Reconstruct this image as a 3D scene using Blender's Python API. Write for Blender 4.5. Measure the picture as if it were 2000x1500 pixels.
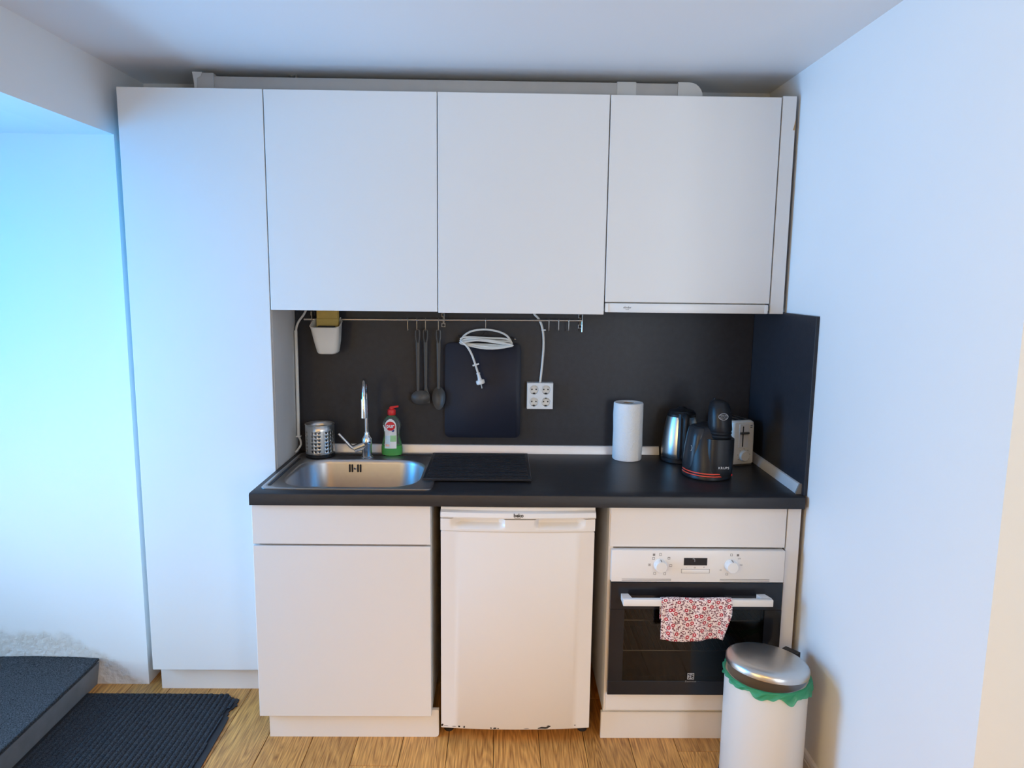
import bpy, bmesh, math, random
from math import pi, sin, cos, radians
from mathutils import Matrix, Vector
random.seed(7)
for o in list(bpy.data.objects):
    bpy.data.objects.remove(o)
SC = bpy.context.scene
COL = SC.collection

# ------------------------------------------------------------------ camera, world, lights, exposure
cam_d = bpy.data.cameras.new('camera')
cam = bpy.data.objects.new('camera', cam_d)
COL.objects.link(cam)
cam_d.sensor_width = 36.0
cam_d.lens = 1404.35 / 2000 * 36
cam_d.clip_start = 0.05
F = Vector((0.0148587, 0.98969316, -0.1424313))
R = Vector((0.99984098, -0.01330169, 0.01187761))
U = Vector((-0.00986061, 0.14258514, 0.98973342))
m = Matrix((( R.x, U.x, -F.x), (R.y, U.y, -F.y), (R.z, U.z, -F.z))).to_4x4()
m.translation = Vector((1.3313, -2.9041, 1.6029))
cam.matrix_world = m
SC.camera = cam

world = bpy.data.worlds.new('World')
SC.world = world
world.use_nodes = True
world.node_tree.nodes['Background'].inputs[0].default_value = (0.55, 0.75, 1.0, 1)
world.node_tree.nodes['Background'].inputs[1].default_value = 0.5

def area(name, loc, direction, sx, sy, power, color, spread=180):
    d = bpy.data.lights.new(name, 'AREA')
    d.shape = 'RECTANGLE'; d.size = sx; d.size_y = sy
    d.energy = power; d.color = color; d.spread = radians(spread)
    o = bpy.data.objects.new(name, d)
    COL.objects.link(o)
    o.location = loc
    o.rotation_euler = Vector(direction).to_track_quat('-Z', 'Z').to_euler()
    return o
# daylight outside the glazed entrance door at the left (blue sky above, pale pavement below)
area('door_sky_light', (-1.37, -0.98, 1.52), (1, 0, 0), 1.2, 1.05, 80, (0.021, 0.40, 1.0))
area('door_ground_light', (-1.37, -0.98, 0.58), (1, 0, 0), 1.2, 0.85, 50, (0.566, 0.766, 1.0))
# added fill light outside an invented window behind the camera
area('rear_fill_light', (3.0, -4.50, 1.4), (0, 1, 0), 0.8, 1.4, 53, (0.76, 0.83, 0.93))
# added warm fill light at an invented opening in the left wall
area('warm_side_fill', (-0.21, -3.0, 1.40), (1, 0, 0), 0.9, 1.3, 42, (1.0, 0.70, 0.24))
# added warm fill, high behind the camera, aimed down at the base units
area('warm_base_fill', (1.0, -3.9, 2.1), (0.05, 0.80, -0.68), 0.5, 0.5, 4.6, (1.0, 0.46, 0.10), 60)

SC.view_settings.view_transform = 'Standard'
SC.view_settings.look = 'None'
SC.view_settings.exposure = -0.08
SC.view_settings.gamma = 1.0
SC.view_settings.use_curve_mapping = False

# ------------------------------------------------------------------ materials
def mat(name, color, rough=0.5, metal=0.0, var=0.03, scale=12.0, bump=0.0, bscale=200.0, spec=0.5, coat=0.0,
        aniso=None, coords='Object', emis=None, trans=0.0, stretch=None, ior=1.45):
    ma = bpy.data.materials.new(name)
    ma.use_nodes = True
    nt = ma.node_tree; n = nt.nodes; l = nt.links
    b = n['Principled BSDF']
    b.inputs['Roughness'].default_value = rough
    b.inputs['Metallic'].default_value = metal
    b.inputs['Specular IOR Level'].default_value = spec
    b.inputs['Coat Weight'].default_value = coat
    b.inputs['Transmission Weight'].default_value = trans
    b.inputs['IOR'].default_value = ior
    tc = n.new('ShaderNodeTexCoord')
    mp = n.new('ShaderNodeMapping')
    if stretch: mp.inputs['Scale'].default_value = stretch
    l.new(tc.outputs[coords], mp.inputs[0])
    no = n.new('ShaderNodeTexNoise'); no.inputs['Scale'].default_value = scale; no.inputs['Detail'].default_value = 4
    l.new(mp.outputs[0], no.inputs['Vector'])
    mx = n.new('ShaderNodeMix'); mx.data_type = 'RGBA'
    lo = [max(0, c * (1 - var)) for c in color]; hi = [min(1, c * (1 + var)) for c in color]
    mx.inputs['A'].default_value = (*lo, 1); mx.inputs['B'].default_value = (*hi, 1)
    l.new(no.outputs['Fac'], mx.inputs['Factor'])
    l.new(mx.outputs['Result'], b.inputs['Base Color'])
    if bump > 0:
        nb = n.new('ShaderNodeTexNoise'); nb.inputs['Scale'].default_value = bscale; nb.inputs['Detail'].default_value = 3
        l.new(mp.outputs[0], nb.inputs['Vector'])
        bp = n.new('ShaderNodeBump'); bp.inputs['Strength'].default_value = bump; bp.inputs['Distance'].default_value = 0.002
        l.new(nb.outputs['Fac'], bp.inputs['Height']); l.new(bp.outputs[0], b.inputs['Normal'])
    if emis:
        b.inputs['Emission Color'].default_value = (*emis[0], 1); b.inputs['Emission Strength'].default_value = emis[1]
    return ma

def clear_mat(name, tint, gloss_rough=0.03, fac=0.12, extra=None):
    """thin clear plastic / glass: lets light straight through, with a fresnel gloss"""
    ma = bpy.data.materials.new(name); ma.use_nodes = True
    nt = ma.node_tree; n = nt.nodes; l = nt.links
    n.remove(n['Principled BSDF'])
    out = n['Material Output']
    t = n.new('ShaderNodeBsdfTransparent'); t.inputs[0].default_value = (*tint, 1)
    g = n.new('ShaderNodeBsdfGlossy'); g.inputs['Roughness'].default_value = gloss_rough
    fr = n.new('ShaderNodeFresnel'); fr.inputs[0].default_value = 1.45
    mx = n.new('ShaderNodeMixShader')
    l.new(fr.outputs[0], mx.inputs[0]); l.new(t.outputs[0], mx.inputs[1]); l.new(g.outputs[0], mx.inputs[2])
    last = mx
    if extra:
        d = n.new('ShaderNodeBsdfDiffuse'); d.inputs[0].default_value = (*extra, 1)
        tr = n.new('ShaderNodeBsdfTranslucent'); tr.inputs[0].default_value = (*extra, 1)
        ad = n.new('ShaderNodeMixShader'); ad.inputs[0].default_value = 0.5
        l.new(d.outputs[0], ad.inputs[1]); l.new(tr.outputs[0], ad.inputs[2])
        m2 = n.new('ShaderNodeMixShader'); m2.inputs[0].default_value = fac
        l.new(mx.outputs[0], m2.inputs[1]); l.new(ad.outputs[0], m2.inputs[2]); last = m2
    l.new(last.outputs[0], out.inputs[0])
    return ma

def nodes_of(ma): return ma.node_tree.nodes, ma.node_tree.links
def new(n, t, **kw):
    x = n.new(t)
    for k, v in kw.items(): setattr(x, k, v)
    return x
def math_node(n, l, op, a, b=None, c=None):
    x = n.new('ShaderNodeMath'); x.operation = op
    for i, v in enumerate((a, b, c)):
        if v is None: continue
        if isinstance(v, (int, float)): x.inputs[i].default_value = v
        else: l.new(v, x.inputs[i])
    return x.outputs[0]

M = {}
M['wall'] = mat('wall_paint', (0.83, 0.83, 0.82), 0.62, var=0.02, scale=2.5, bump=0.12, bscale=40)
M['ceiling'] = mat('ceiling_paint', (0.84, 0.84, 0.84), 0.5, var=0.015, scale=2, bump=0.05, bscale=30)
M['front'] = mat('white_laminate', (0.80, 0.775, 0.74), 0.42, var=0.015, scale=3, bump=0.03, bscale=500)
M['carcass'] = mat('carcass_melamine', (0.74, 0.735, 0.72), 0.5, var=0.02)
M['edge'] = mat('carcass_edge_band', (0.70, 0.69, 0.66), 0.5, var=0.03)
M['dark_gap'] = mat('dark_back_panel', (0.05, 0.05, 0.055), 0.7)
M['worktop'] = mat('worktop_laminate', (0.0205, 0.0205, 0.0235), 0.42, var=0.35, scale=60, bump=0.15, bscale=250, stretch=(0.3, 1, 1))
M['splash'] = mat('splashback_laminate', (0.0225, 0.0235, 0.030), 0.45, var=0.3, scale=45, bump=0.12, bscale=220)
M['steel'] = mat('brushed_steel', (0.62, 0.61, 0.59), 0.30, 1.0, var=0.05, scale=40, bump=0.04, bscale=300, stretch=(0.05, 1, 1))
M['sink_steel'] = mat('sink_steel', (0.46, 0.465, 0.48), 0.36, 1.0, var=0.05, scale=60, bump=0.03, bscale=400)
M['chrome'] = mat('chrome', (0.80, 0.82, 0.84), 0.08, 1.0, var=0.01)
M['bracket'] = mat('dull_steel', (0.30, 0.29, 0.28), 0.45, 1.0, var=0.1)
M['alu'] = mat('aluminium_trim', (0.78, 0.78, 0.78), 0.4, 0.3, var=0.03, scale=30)
M['black_plastic'] = mat('black_plastic', (0.013, 0.014, 0.017), 0.36, var=0.1, spec=0.35)
M['black_matte'] = mat('black_rubber', (0.02, 0.02, 0.022), 0.6, var=0.2)
M['nylon'] = mat('grey_nylon', (0.075, 0.070, 0.064), 0.42, var=0.12)
M['toaster_plastic'] = mat('toaster_plastic', (0.86, 0.84, 0.76), 0.4, var=0.02)
M['white_plastic'] = mat('white_plastic', (0.82, 0.82, 0.80), 0.35, var=0.02)
M['cream_plastic'] = mat('cream_plastic', (0.80, 0.78, 0.71), 0.4, var=0.03)
M['enamel'] = mat('white_enamel', (0.80, 0.77, 0.73), 0.42, var=0.012, scale=5)
M['appliance_white'] = mat('appliance_white', (0.82, 0.80, 0.765), 0.3, var=0.01)
M['black_glass'] = mat('black_glass', (0.012, 0.013, 0.017), 0.10, var=0.1, spec=0.5)
M['slate_glass'] = mat('dark_blue_black_glass', (0.016, 0.019, 0.032), 0.42, var=0.1, spec=0.25)
M['ink'] = mat('black_ink', (0.02, 0.02, 0.02), 0.6)
M['grey_ink'] = mat('grey_ink', (0.22, 0.21, 0.20), 0.6)
M['silver_ink'] = mat('silver_ink', (0.45, 0.46, 0.48), 0.4)
M['white_ink'] = mat('white_ink', (0.85, 0.85, 0.85), 0.5)
M['red_plastic'] = mat('red_plastic', (0.72, 0.03, 0.03), 0.35, var=0.06)
M['red_ink'] = mat('red_ink', (0.70, 0.02, 0.03), 0.4)
M['blue_ink'] = mat('blue_ink', (0.03, 0.07, 0.30), 0.5)
M['orange_red'] = mat('orange_red_plastic', (0.85, 0.09, 0.05), 0.35, var=0.05)  # plain plastic of the line around the coffee machine foot
M['green_ink'] = mat('green_print', (0.35, 0.62, 0.30), 0.5, var=0.2, scale=80)
M['label'] = mat('label_print', (0.62, 0.78, 0.84), 0.4, var=0.18, scale=60)
M['label_peach'] = mat('label_peach_print', (0.85, 0.50, 0.38), 0.5, var=0.2, scale=90)
M['yellow_cloth'] = mat('yellow_sponge_cloth', (0.52, 0.37, 0.10), 0.8, var=0.16, scale=40, bump=0.4, bscale=180)
M['dark_cloth'] = mat('dark_scouring_pad', (0.028, 0.03, 0.036), 0.85, var=0.2, bump=0.5, bscale=300)
M['cable'] = mat('white_cable', (0.78, 0.77, 0.72), 0.45, var=0.04)
M['duct'] = mat('painted_duct', (0.46, 0.44, 0.42), 0.6, var=0.10, scale=14, bump=0.2, bscale=40)
M['duct_white'] = mat('white_duct_fitting', (0.60, 0.59, 0.57), 0.45, var=0.04)
M['bin_white'] = mat('bin_white_lacquer', (0.69, 0.655, 0.60), 0.3, var=0.02, scale=6)
M['rust'] = mat('rust', (0.025, 0.018, 0.015), 0.8, var=0.4, scale=200)
M['cardboard'] = mat('cardboard_core', (0.35, 0.26, 0.17), 0.9, var=0.1)
M['chip'] = mat('bare_chipboard', (0.48, 0.30, 0.15), 0.9, var=0.25, scale=300)
M['riser'] = mat('worn_riser', (0.19, 0.19, 0.195), 0.6, var=0.25, scale=18, bump=0.2, bscale=80)
M['glass'] = clear_mat('window_glass', (0.96, 0.98, 0.98))
M['bottle_plastic'] = clear_mat('bottle_plastic', (0.93, 0.97, 0.95), 0.06, 0.10, (0.85, 0.9, 0.88))
M['soap'] = clear_mat('green_soap', (0.25, 0.85, 0.28), 0.06, 0.80, (0.16, 0.95, 0.20))
M['oven_pane'] = clear_mat('oven_window_glass', (0.48, 0.43, 0.37), 0.04, 0.05, (0.05, 0.045, 0.04))
M['cavity'] = mat('oven_cavity_enamel', (0.10, 0.085, 0.06), 0.4, var=0.2, scale=8)
M['bag'] = clear_mat('green_bag_film', (0.30, 0.75, 0.52), 0.12, 0.62, (0.10, 0.52, 0.30))
M['frame'] = mat('window_frame_paint', (0.8, 0.8, 0.8), 0.4)

def mat_paper():
    ma = mat('paper_towel', (0.86, 0.86, 0.85), 0.9, var=0.02)
    n, l = nodes_of(ma); b = n['Principled BSDF']
    tc = new(n, 'ShaderNodeTexCoord'); mp = new(n, 'ShaderNodeMapping'); mp.inputs['Scale'].default_value = (1, 1, 1.3)
    l.new(tc.outputs['Object'], mp.inputs[0])
    v = new(n, 'ShaderNodeTexVoronoi'); v.inputs['Scale'].default_value = 170
    l.new(mp.outputs[0], v.inputs['Vector'])
    bp = new(n, 'ShaderNodeBump'); bp.inputs['Strength'].default_value = 0.55; bp.inputs['Distance'].default_value = 0.002
    l.new(v.outputs['Distance'], bp.inputs['Height']); l.new(bp.outputs[0], b.inputs['Normal'])
    return ma
M['paper'] = mat_paper()

def mat_wood():
    ma = bpy.data.materials.new('oak_plank'); ma.use_nodes = True
    n, l = nodes_of(ma); b = n['Principled BSDF']
    b.inputs['Roughness'].default_value = 0.42
    tc = new(n, 'ShaderNodeTexCoord'); oi = new(n, 'ShaderNodeObjectInfo')
    cb = new(n, 'ShaderNodeCombineXYZ')
    l.new(math_node(n, l, 'MULTIPLY', oi.outputs['Random'], 37.0), cb.inputs[0])
    l.new(math_node(n, l, 'MULTIPLY', oi.outputs['Random'], 91.0), cb.inputs[1])
    va = new(n, 'ShaderNodeVectorMath', operation='ADD')
    l.new(tc.outputs['Object'], va.inputs[0]); l.new(cb.outputs[0], va.inputs[1])
    # cathedral grain: distorted distance field stretched along the plank
    m1 = new(n, 'ShaderNodeMapping'); m1.inputs['Scale'].default_value = (9, 0.9, 1)
    l.new(va.outputs[0], m1.inputs[0])
    n1 = new(n, 'ShaderNodeTexNoise'); n1.inputs['Scale'].default_value = 1.0; n1.inputs['Detail'].default_value = 2
    l.new(m1.outputs[0], n1.inputs['Vector'])
    ring = math_node(n, l, 'MULTIPLY', n1.outputs['Fac'], 26.0)
    fr = math_node(n, l, 'FRACT', ring)
    tri = math_node(n, l, 'ABSOLUTE', math_node(n, l, 'SUBTRACT', fr, 0.5))
    m2 = new(n, 'ShaderNodeMapping'); m2.inputs['Scale'].default_value = (220, 9, 1)
    l.new(va.outputs[0], m2.inputs[0])
    n2 = new(n, 'ShaderNodeTexNoise'); n2.inputs['Scale'].default_value = 1.0; n2.inputs['Detail'].default_value = 3
    l.new(m2.outputs[0], n2.inputs['Vector'])
    g = math_node(n, l, 'ADD', math_node(n, l, 'MULTIPLY', tri, 0.42), math_node(n, l, 'MULTIPLY', n2.outputs['Fac'], 0.85))
    rp = new(n, 'ShaderNodeValToRGB')
    rp.color_ramp.elements[0].position = 0.28; rp.color_ramp.elements[0].color = (0.27, 0.105, 0.024, 1)
    rp.color_ramp.elements[1].position = 0.74; rp.color_ramp.elements[1].color = (0.74, 0.365, 0.095, 1)
    l.new(g, rp.inputs[0])
    hsv = new(n, 'ShaderNodeHueSaturation')
    l.new(rp.outputs[0], hsv.inputs['Color'])
    l.new(math_node(n, l, 'ADD', math_node(n, l, 'MULTIPLY', oi.outputs['Random'], 0.3), 0.85), hsv.inputs['Value'])
    l.new(hsv.outputs[0], b.inputs['Base Color'])
    bp = new(n, 'ShaderNodeBump'); bp.inputs['Strength'].default_value = 0.15; bp.inputs['Distance'].default_value = 0.001
    l.new(g, bp.inputs['Height']); l.new(bp.outputs[0], b.inputs['Normal'])
    return ma
M['wood'] = mat_wood()

def mat_carpet(name, c0, c1, scale):
    ma = bpy.data.materials.new(name); ma.use_nodes = True
    n, l = nodes_of(ma); b = n['Principled BSDF']
    b.inputs['Roughness'].default_value = 0.95; b.inputs['Specular IOR Level'].default_value = 0.2
    tc = new(n, 'ShaderNodeTexCoord')
    a = new(n, 'ShaderNodeTexNoise'); a.inputs['Scale'].default_value = scale; a.inputs['Detail'].default_value = 5
    a.inputs['Roughness'].default_value = 0.8
    l.new(tc.outputs['Object'], a.inputs['Vector'])
    rp = new(n, 'ShaderNodeValToRGB')
    rp.color_ramp.elements[0].position = 0.40; rp.color_ramp.elements[0].color = (*c0, 1)
    rp.color_ramp.elements[1].position = 0.72; rp.color_ramp.elements[1].color = (*c1, 1)
    l.new(a.outputs['Fac'], rp.inputs[0]); l.new(rp.outputs[0], b.inputs['Base Color'])
    bp = new(n, 'ShaderNodeBump'); bp.inputs['Strength'].default_value = 0.8; bp.inputs['Distance'].default_value = 0.004
    l.new(a.outputs['Fac'], bp.inputs['Height']); l.new(bp.outputs[0], b.inputs['Normal'])
    return ma
M['mat_rib'] = mat_carpet('doormat_ribs', (0.012, 0.013, 0.016), (0.11, 0.12, 0.135), 330)
M['mat_rubber'] = mat('doormat_rubber', (0.018, 0.019, 0.023), 0.55, var=0.15)
M['step_carpet'] = mat_carpet('step_carpet_pile', (0.012, 0.013, 0.016), (0.16, 0.17, 0.185), 230)

def mat_stained_wall():
    """white paint with a damp stain low on the wall beside the step"""
    ma = bpy.data.materials.new('stained_wall_paint'); ma.use_nodes = True
    n, l = nodes_of(ma); b = n['Principled BSDF']; b.inputs['Roughness'].default_value = 0.65
    tc = new(n, 'ShaderNodeTexCoord'); sp = new(n, 'ShaderNodeSeparateXYZ')
    l.new(tc.outputs['Object'], sp.inputs[0])
    no = new(n, 'ShaderNodeTexNoise'); no.inputs['Scale'].default_value = 14; no.inputs['Detail'].default_value = 6
    l.new(tc.outputs['Object'], no.inputs['Vector'])
    nz = math_node(n, l, 'MULTIPLY', math_node(n, l, 'SUBTRACT', no.outputs['Fac'], 0.5), 0.10)
    x = sp.outputs[0]; z = sp.outputs[2]
    lim = math_node(n, l, 'MINIMUM', 0.215, math_node(n, l, 'SUBTRACT', 0.205, math_node(n, l, 'MULTIPLY', math_node(n, l, 'ADD', x, 0.34), 0.72)))
    dist = math_node(n, l, 'SUBTRACT', math_node(n, l, 'ADD', lim, nz), z)      # >0 inside the stain
    mr = new(n, 'ShaderNodeMapRange'); mr.inputs['From Min'].default_value = -0.005; mr.inputs['From Max'].default_value = 0.02
    l.new(dist, mr.inputs['Value'])
    edge = new(n, 'ShaderNodeMapRange'); edge.inputs['From Min'].default_value = 0.05; edge.inputs['From Max'].default_value = 0.0
    l.new(math_node(n, l, 'ABSOLUTE', math_node(n, l, 'SUBTRACT', dist, 0.03)), edge.inputs['Value'])
    n2 = new(n, 'ShaderNodeTexNoise'); n2.inputs['Scale'].default_value = 45; n2.inputs['Detail'].default_value = 5
    l.new(tc.outputs['Object'], n2.inputs['Vector'])
    m1 = new(n, 'ShaderNodeMix', data_type='RGBA'); m1.inputs['A'].default_value = (0.83, 0.83, 0.82, 1); m1.inputs['B'].default_value = (0.70, 0.675, 0.63, 1)
    mr2 = new(n, 'ShaderNodeMapRange'); mr2.inputs['From Min'].default_value = 0.38; mr2.inputs['From Max'].default_value = 0.60; mr2.inputs['To Min'].default_value = 0.7; mr2.inputs['To Max'].default_value = 1.0
    l.new(n2.outputs['Fac'], mr2.inputs['Value'])
    l.new(math_node(n, l, 'MULTIPLY', mr.outputs[0], mr2.outputs[0]), m1.inputs['Factor'])
    m2 = new(n, 'ShaderNodeMix', data_type='RGBA'); m2.inputs['B'].default_value = (0.50, 0.40, 0.28, 1)
    l.new(m1.outputs['Result'], m2.inputs['A'])
    l.new(math_node(n, l, 'MULTIPLY', math_node(n, l, 'MULTIPLY', edge.outputs[0], n2.outputs['Fac']), 0.34), m2.inputs['Factor'])
    l.new(m2.outputs['Result'], b.inputs['Base Color'])
    bp = new(n, 'ShaderNodeBump'); bp.inputs['Distance'].default_value = 0.012
    l.new(math_node(n, l, 'MULTIPLY', mr.outputs[0], 0.6), bp.inputs['Strength'])
    l.new(n2.outputs['Fac'], bp.inputs['Height']); l.new(bp.outputs[0], b.inputs['Normal'])
    return ma
M['stained'] = mat_stained_wall()

def mat_towel():
    """printed cotton: little red flowers and dark sprigs on pale pink"""
    ma = bpy.data.materials.new('flower_print_cotton'); ma.use_nodes = True
    n, l = nodes_of(ma); b = n['Principled BSDF']; b.inputs['Roughness'].default_value = 0.9
    uv = new(n, 'ShaderNodeUVMap')
    def vor(scale, rnd, off, sx=1, sy=1, rot=0):
        mp = new(n, 'ShaderNodeMapping'); mp.inputs['Location'].default_value = (off, off * 1.7, 0)
        mp.inputs['Scale'].default_value = (sx, sy, 1); mp.inputs['Rotation'].default_value = (0, 0, rot)
        l.new(uv.outputs[0], mp.inputs[0])
        v = new(n, 'ShaderNodeTexVoronoi'); v.inputs['Scale'].default_value = scale; v.inputs['Randomness'].default_value = rnd
        v.voronoi_dimensions = '2D'
        l.new(mp.outputs[0], v.inputs['Vector']); return v
    col = None
    base = new(n, 'ShaderNodeTexNoise'); base.inputs['Scale'].default_value = 6
    l.new(uv.outputs[0], base.inputs['Vector'])
    mx = new(n, 'ShaderNodeMix', data_type='RGBA'); mx.inputs['A'].default_value = (0.88, 0.80, 0.76, 1); mx.inputs['B'].default_value = (0.86, 0.66, 0.64, 1)
    l.new(base.outputs['Fac'], mx.inputs['Factor']); col = mx.outputs['Result']
    def over(mask, c):
        nonlocal col
        k = new(n, 'ShaderNodeMix', data_type='RGBA'); k.inputs['B'].default_value = (*c, 1)
        l.new(col, k.inputs['A']); l.new(mask, k.inputs['Factor']); col = k.outputs['Result']
    def lt(s, t): return math_node(n, l, 'LESS_THAN', s, t)
    for (sc, off, sx, sy, rot, thr, c) in ((15, 0.3, 1.0, 2.1, 0.6, 0.20, (0.14, 0.03, 0.05)), (16, 3.1, 2.2, 1.0, 0.5, 0.19, (0.16, 0.05, 0.07)),
                                          (14, 5.7, 1.0, 2.4, -0.7, 0.18, (0.22, 0.04, 0.06)), (20, 8.2, 1.1, 1.3, 0, 0.12, (0.10, 0.10, 0.09))):
        v = vor(sc, 1, off, sx, sy, rot); over(lt(v.outputs['Distance'], thr), c)
    v = vor(8.5, 0.8, 1.37)
    over(lt(v.outputs['Distance'], 0.25), (0.88, 0.66, 0.64))
    over(lt(v.outputs['Distance'], 0.215), (0.45, 0.015, 0.035))
    over(lt(v.outputs['Distance'], 0.085), (0.9, 0.7, 0.66))
    l.new(col, b.inputs['Base Color'])
    return ma
M['towel'] = mat_towel()

def mat_lid():
    ma = mat('lid_steel', (0.60, 0.59, 0.57), 0.32, 1.0, var=0.16, scale=9, bump=0.03, bscale=500)
    return ma
M['lid'] = mat_lid()

# ------------------------------------------------------------------ mesh helpers
class MB:
    def __init__(s): s.v = []; s.f = []; s.uv = None
    def add(s, vs, fs):
        k = len(s.v); s.v += [tuple(p) for p in vs]; s.f += [tuple(i + k for i in f) for f in fs]; return s
    def box(s, x0, x1, y0, y1, z0, z1, bev=0.0, seg=2):
        bm = bmesh.new(); bmesh.ops.create_cube(bm, size=1)
        for v in bm.verts:
            v.co = Vector(((x0 + x1) / 2 + v.co.x * (x1 - x0), (y0 + y1) / 2 + v.co.y * (y1 - y0), (z0 + z1) / 2 + v.co.z * (z1 - z0)))
        if bev > 0: bmesh.ops.bevel(bm, geom=bm.edges[:], offset=bev, segments=seg, affect='EDGES', profile=0.5)
        bm.verts.index_update()
        s.add([v.co for v in bm.verts], [[v.index for v in f.verts] for f in bm.faces]); bm.free(); return s
    def loft(s, rings, cap0=True, cap1=True, closed=True):
        n = len(rings[0]); vs = [p for r in rings for p in r]; fs = []
        for i in range(len(rings) - 1):
            for j in range(n if closed else n - 1):
                a = i * n + j; b = i * n + (j + 1) % n
                fs.append((a, b, b + n, a + n))
        if cap0: fs.append(tuple(range(n))[::-1])
        if cap1: fs.append(tuple((len(rings) - 1) * n + j for j in range(n)))
        return s.add(vs, fs)
    def lathe(s, c, prof, n=32, axis='Z', cap0=True, cap1=True):
        rings = []
        for r, h in prof:
            ring = []
            for j in range(n):
                a = 2 * pi * j / n; u, w = r * cos(a), r * sin(a)
                ring.append({'Z': (c[0] + u, c[1] + w, c[2] + h), 'Y': (c[0] + u, c[1] + h, c[2] + w), 'X': (c[0] + h, c[1] + u, c[2] + w)}[axis])
            rings.append(ring)
        return s.loft(rings, cap0, cap1)
    def cyl(s, p0, p1, r0, r1=None, n=16):
        r1 = r0 if r1 is None else r1
        return s.tube([p0, p1], [r0, r1], n)
    def tube(s, pts, r, n=8, closed=False):
        P = [Vector(p) for p in pts]; m_ = len(P)
        rr = r if isinstance(r, (list, tuple)) else [r] * m_
        T = []
        for i in range(m_):
            a = P[(i - 1) % m_] if (closed or i > 0) else P[i]
            b = P[(i + 1) % m_] if (closed or i < m_ - 1) else P[i]
            T.append((b - a).normalized())
        up = Vector((0, 0, 1)) if abs(T[0].z) < 0.9 else Vector((1, 0, 0))
        N = (up - T[0] * up.dot(T[0])).normalized(); rings = []
        for i in range(m_):
            N = (N - T[i] * N.dot(T[i])).normalized(); B = T[i].cross(N)
            rings.append([P[i] + (N * cos(2 * pi * j / n) + B * sin(2 * pi * j / n)) * rr[i] for j in range(n)])
        if closed: rings.append(rings[0]); return s.loft(rings, False, False)
        return s.loft(rings)
    def prism(s, poly, axis, a, b):
        def P(u, v, h): return {'X': (h, u, v), 'Y': (u, h, v), 'Z': (u, v, h)}[axis]
        return s.loft([[P(u, v, a) for u, v in poly], [P(u, v, b) for u, v in poly]])
    def grid(s, fn, nu, nv, uv=False):
        vs = [fn(i / nu, j / nv) for j in range(nv + 1) for i in range(nu + 1)]
        fs = [(j * (nu + 1) + i, j * (nu + 1) + i + 1, (j + 1) * (nu + 1) + i + 1, (j + 1) * (nu + 1) + i) for j in range(nv) for i in range(nu)]
        if uv: s.uv = [(i / nu, j / nv) for j in range(nv + 1) for i in range(nu + 1)]
        return s.add(vs, fs)

def smooth_path(pts, n=6):
    """Catmull-Rom through pts"""
    P = [Vector(p) for p in pts]; P = [P[0] * 2 - P[1]] + P + [P[-1] * 2 - P[-2]]; out = []
    for i in range(1, len(P) - 2):
        for k in range(n):
            t = k / n; a, b, c, d = P[i - 1], P[i], P[i + 1], P[i + 2]
            out.append(0.5 * ((2 * b) + (c - a) * t + (2 * a - 5 * b + 4 * c - d) * t * t + (3 * b - a - 3 * c + d) * t ** 3))
    out.append(P[-2]); return out

def rrect(x0, x1, y0, y1, r, z, n=8):
    """rounded rectangle ring, counter-clockwise, 4*(n+1) points"""
    out = []
    for (cx, cy, a0) in ((x1 - r, y1 - r, 0), (x0 + r, y1 - r, pi / 2), (x0 + r, y0 + r, pi), (x1 - r, y0 + r, 3 * pi / 2)):
        for k in range(n + 1):
            a = a0 + pi / 2 * k / n; out.append((cx + r * cos(a), cy + r * sin(a), z))
    return out

W = {}
def make_mesh(name, mb, material, smooth=35, weld=False):
    me = bpy.data.meshes.new(name)
    me.from_pydata(mb.v, [], mb.f)
    bm = bmesh.new(); bm.from_mesh(me)
    if mb.__dict__.get('weld'): bmesh.ops.remove_doubles(bm, verts=bm.verts[:], dist=0.00003)
    if mb.uv is None: bmesh.ops.recalc_face_normals(bm, faces=bm.faces[:])
    bm.to_mesh(me); bm.free()
    if mb.uv is not None:
        ul = me.uv_layers.new(name='UVMap')
        for lp in me.loops: ul.data[lp.index].uv = mb.uv[lp.vertex_index]
    if smooth:
        me.shade_smooth(); me.set_sharp_from_angle(angle=radians(smooth))
    me.materials.append(material)
    return me

def tag(o, label=None, cat=None, group=None, kind=None):
    if label: o['label'] = label
    if cat: o['category'] = cat
    if group: o['group'] = group
    if kind: o['kind'] = kind
    return o

def thing(name, label, cat, loc=(0, 0, 0), rotz=0.0, group=None):
    o = bpy.data.objects.new(name, None); COL.objects.link(o)
    o.empty_display_size = 0.05
    o.location = loc; o.rotation_euler = (0, 0, rotz)
    W[o.name] = Matrix.Translation(Vector(loc)) @ Matrix.Rotation(rotz, 4, 'Z')
    return tag(o, label, cat, group)

def obj(name, mb, material, parent=None, local=False, smooth=35, label=None, cat=None, group=None, kind=None):
    """mb in world coordinates unless local; the object's origin is its parent's, or world zero"""
    if parent is not None and not local:
        inv = W[parent.name].inverted(); mb.v = [tuple(inv @ Vector(p)) for p in mb.v]
    o = bpy.data.objects.new(name, make_mesh(name, mb, material, smooth)); COL.objects.link(o)
    if parent is not None:
        o.parent = parent; W[o.name] = W[parent.name]
    else: W[o.name] = Matrix.Identity(4)
    return tag(o, label, cat, group, kind)

def solo(name, mb, material, label, cat, loc, group=None, smooth=35, kind=None):
    """a thing that is one mesh, with its origin at its base"""
    mb.v = [(p[0] - loc[0], p[1] - loc[1], p[2] - loc[2]) for p in mb.v]
    o = obj(name, mb, material, None, smooth=smooth); o.location = loc
    W[o.name] = Matrix.Translation(Vector(loc))
    return tag(o, label, cat, group, kind)

def struct(name, mb, material, smooth=0):
    return obj(name, mb, material, None, smooth=smooth, kind='structure')

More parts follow.
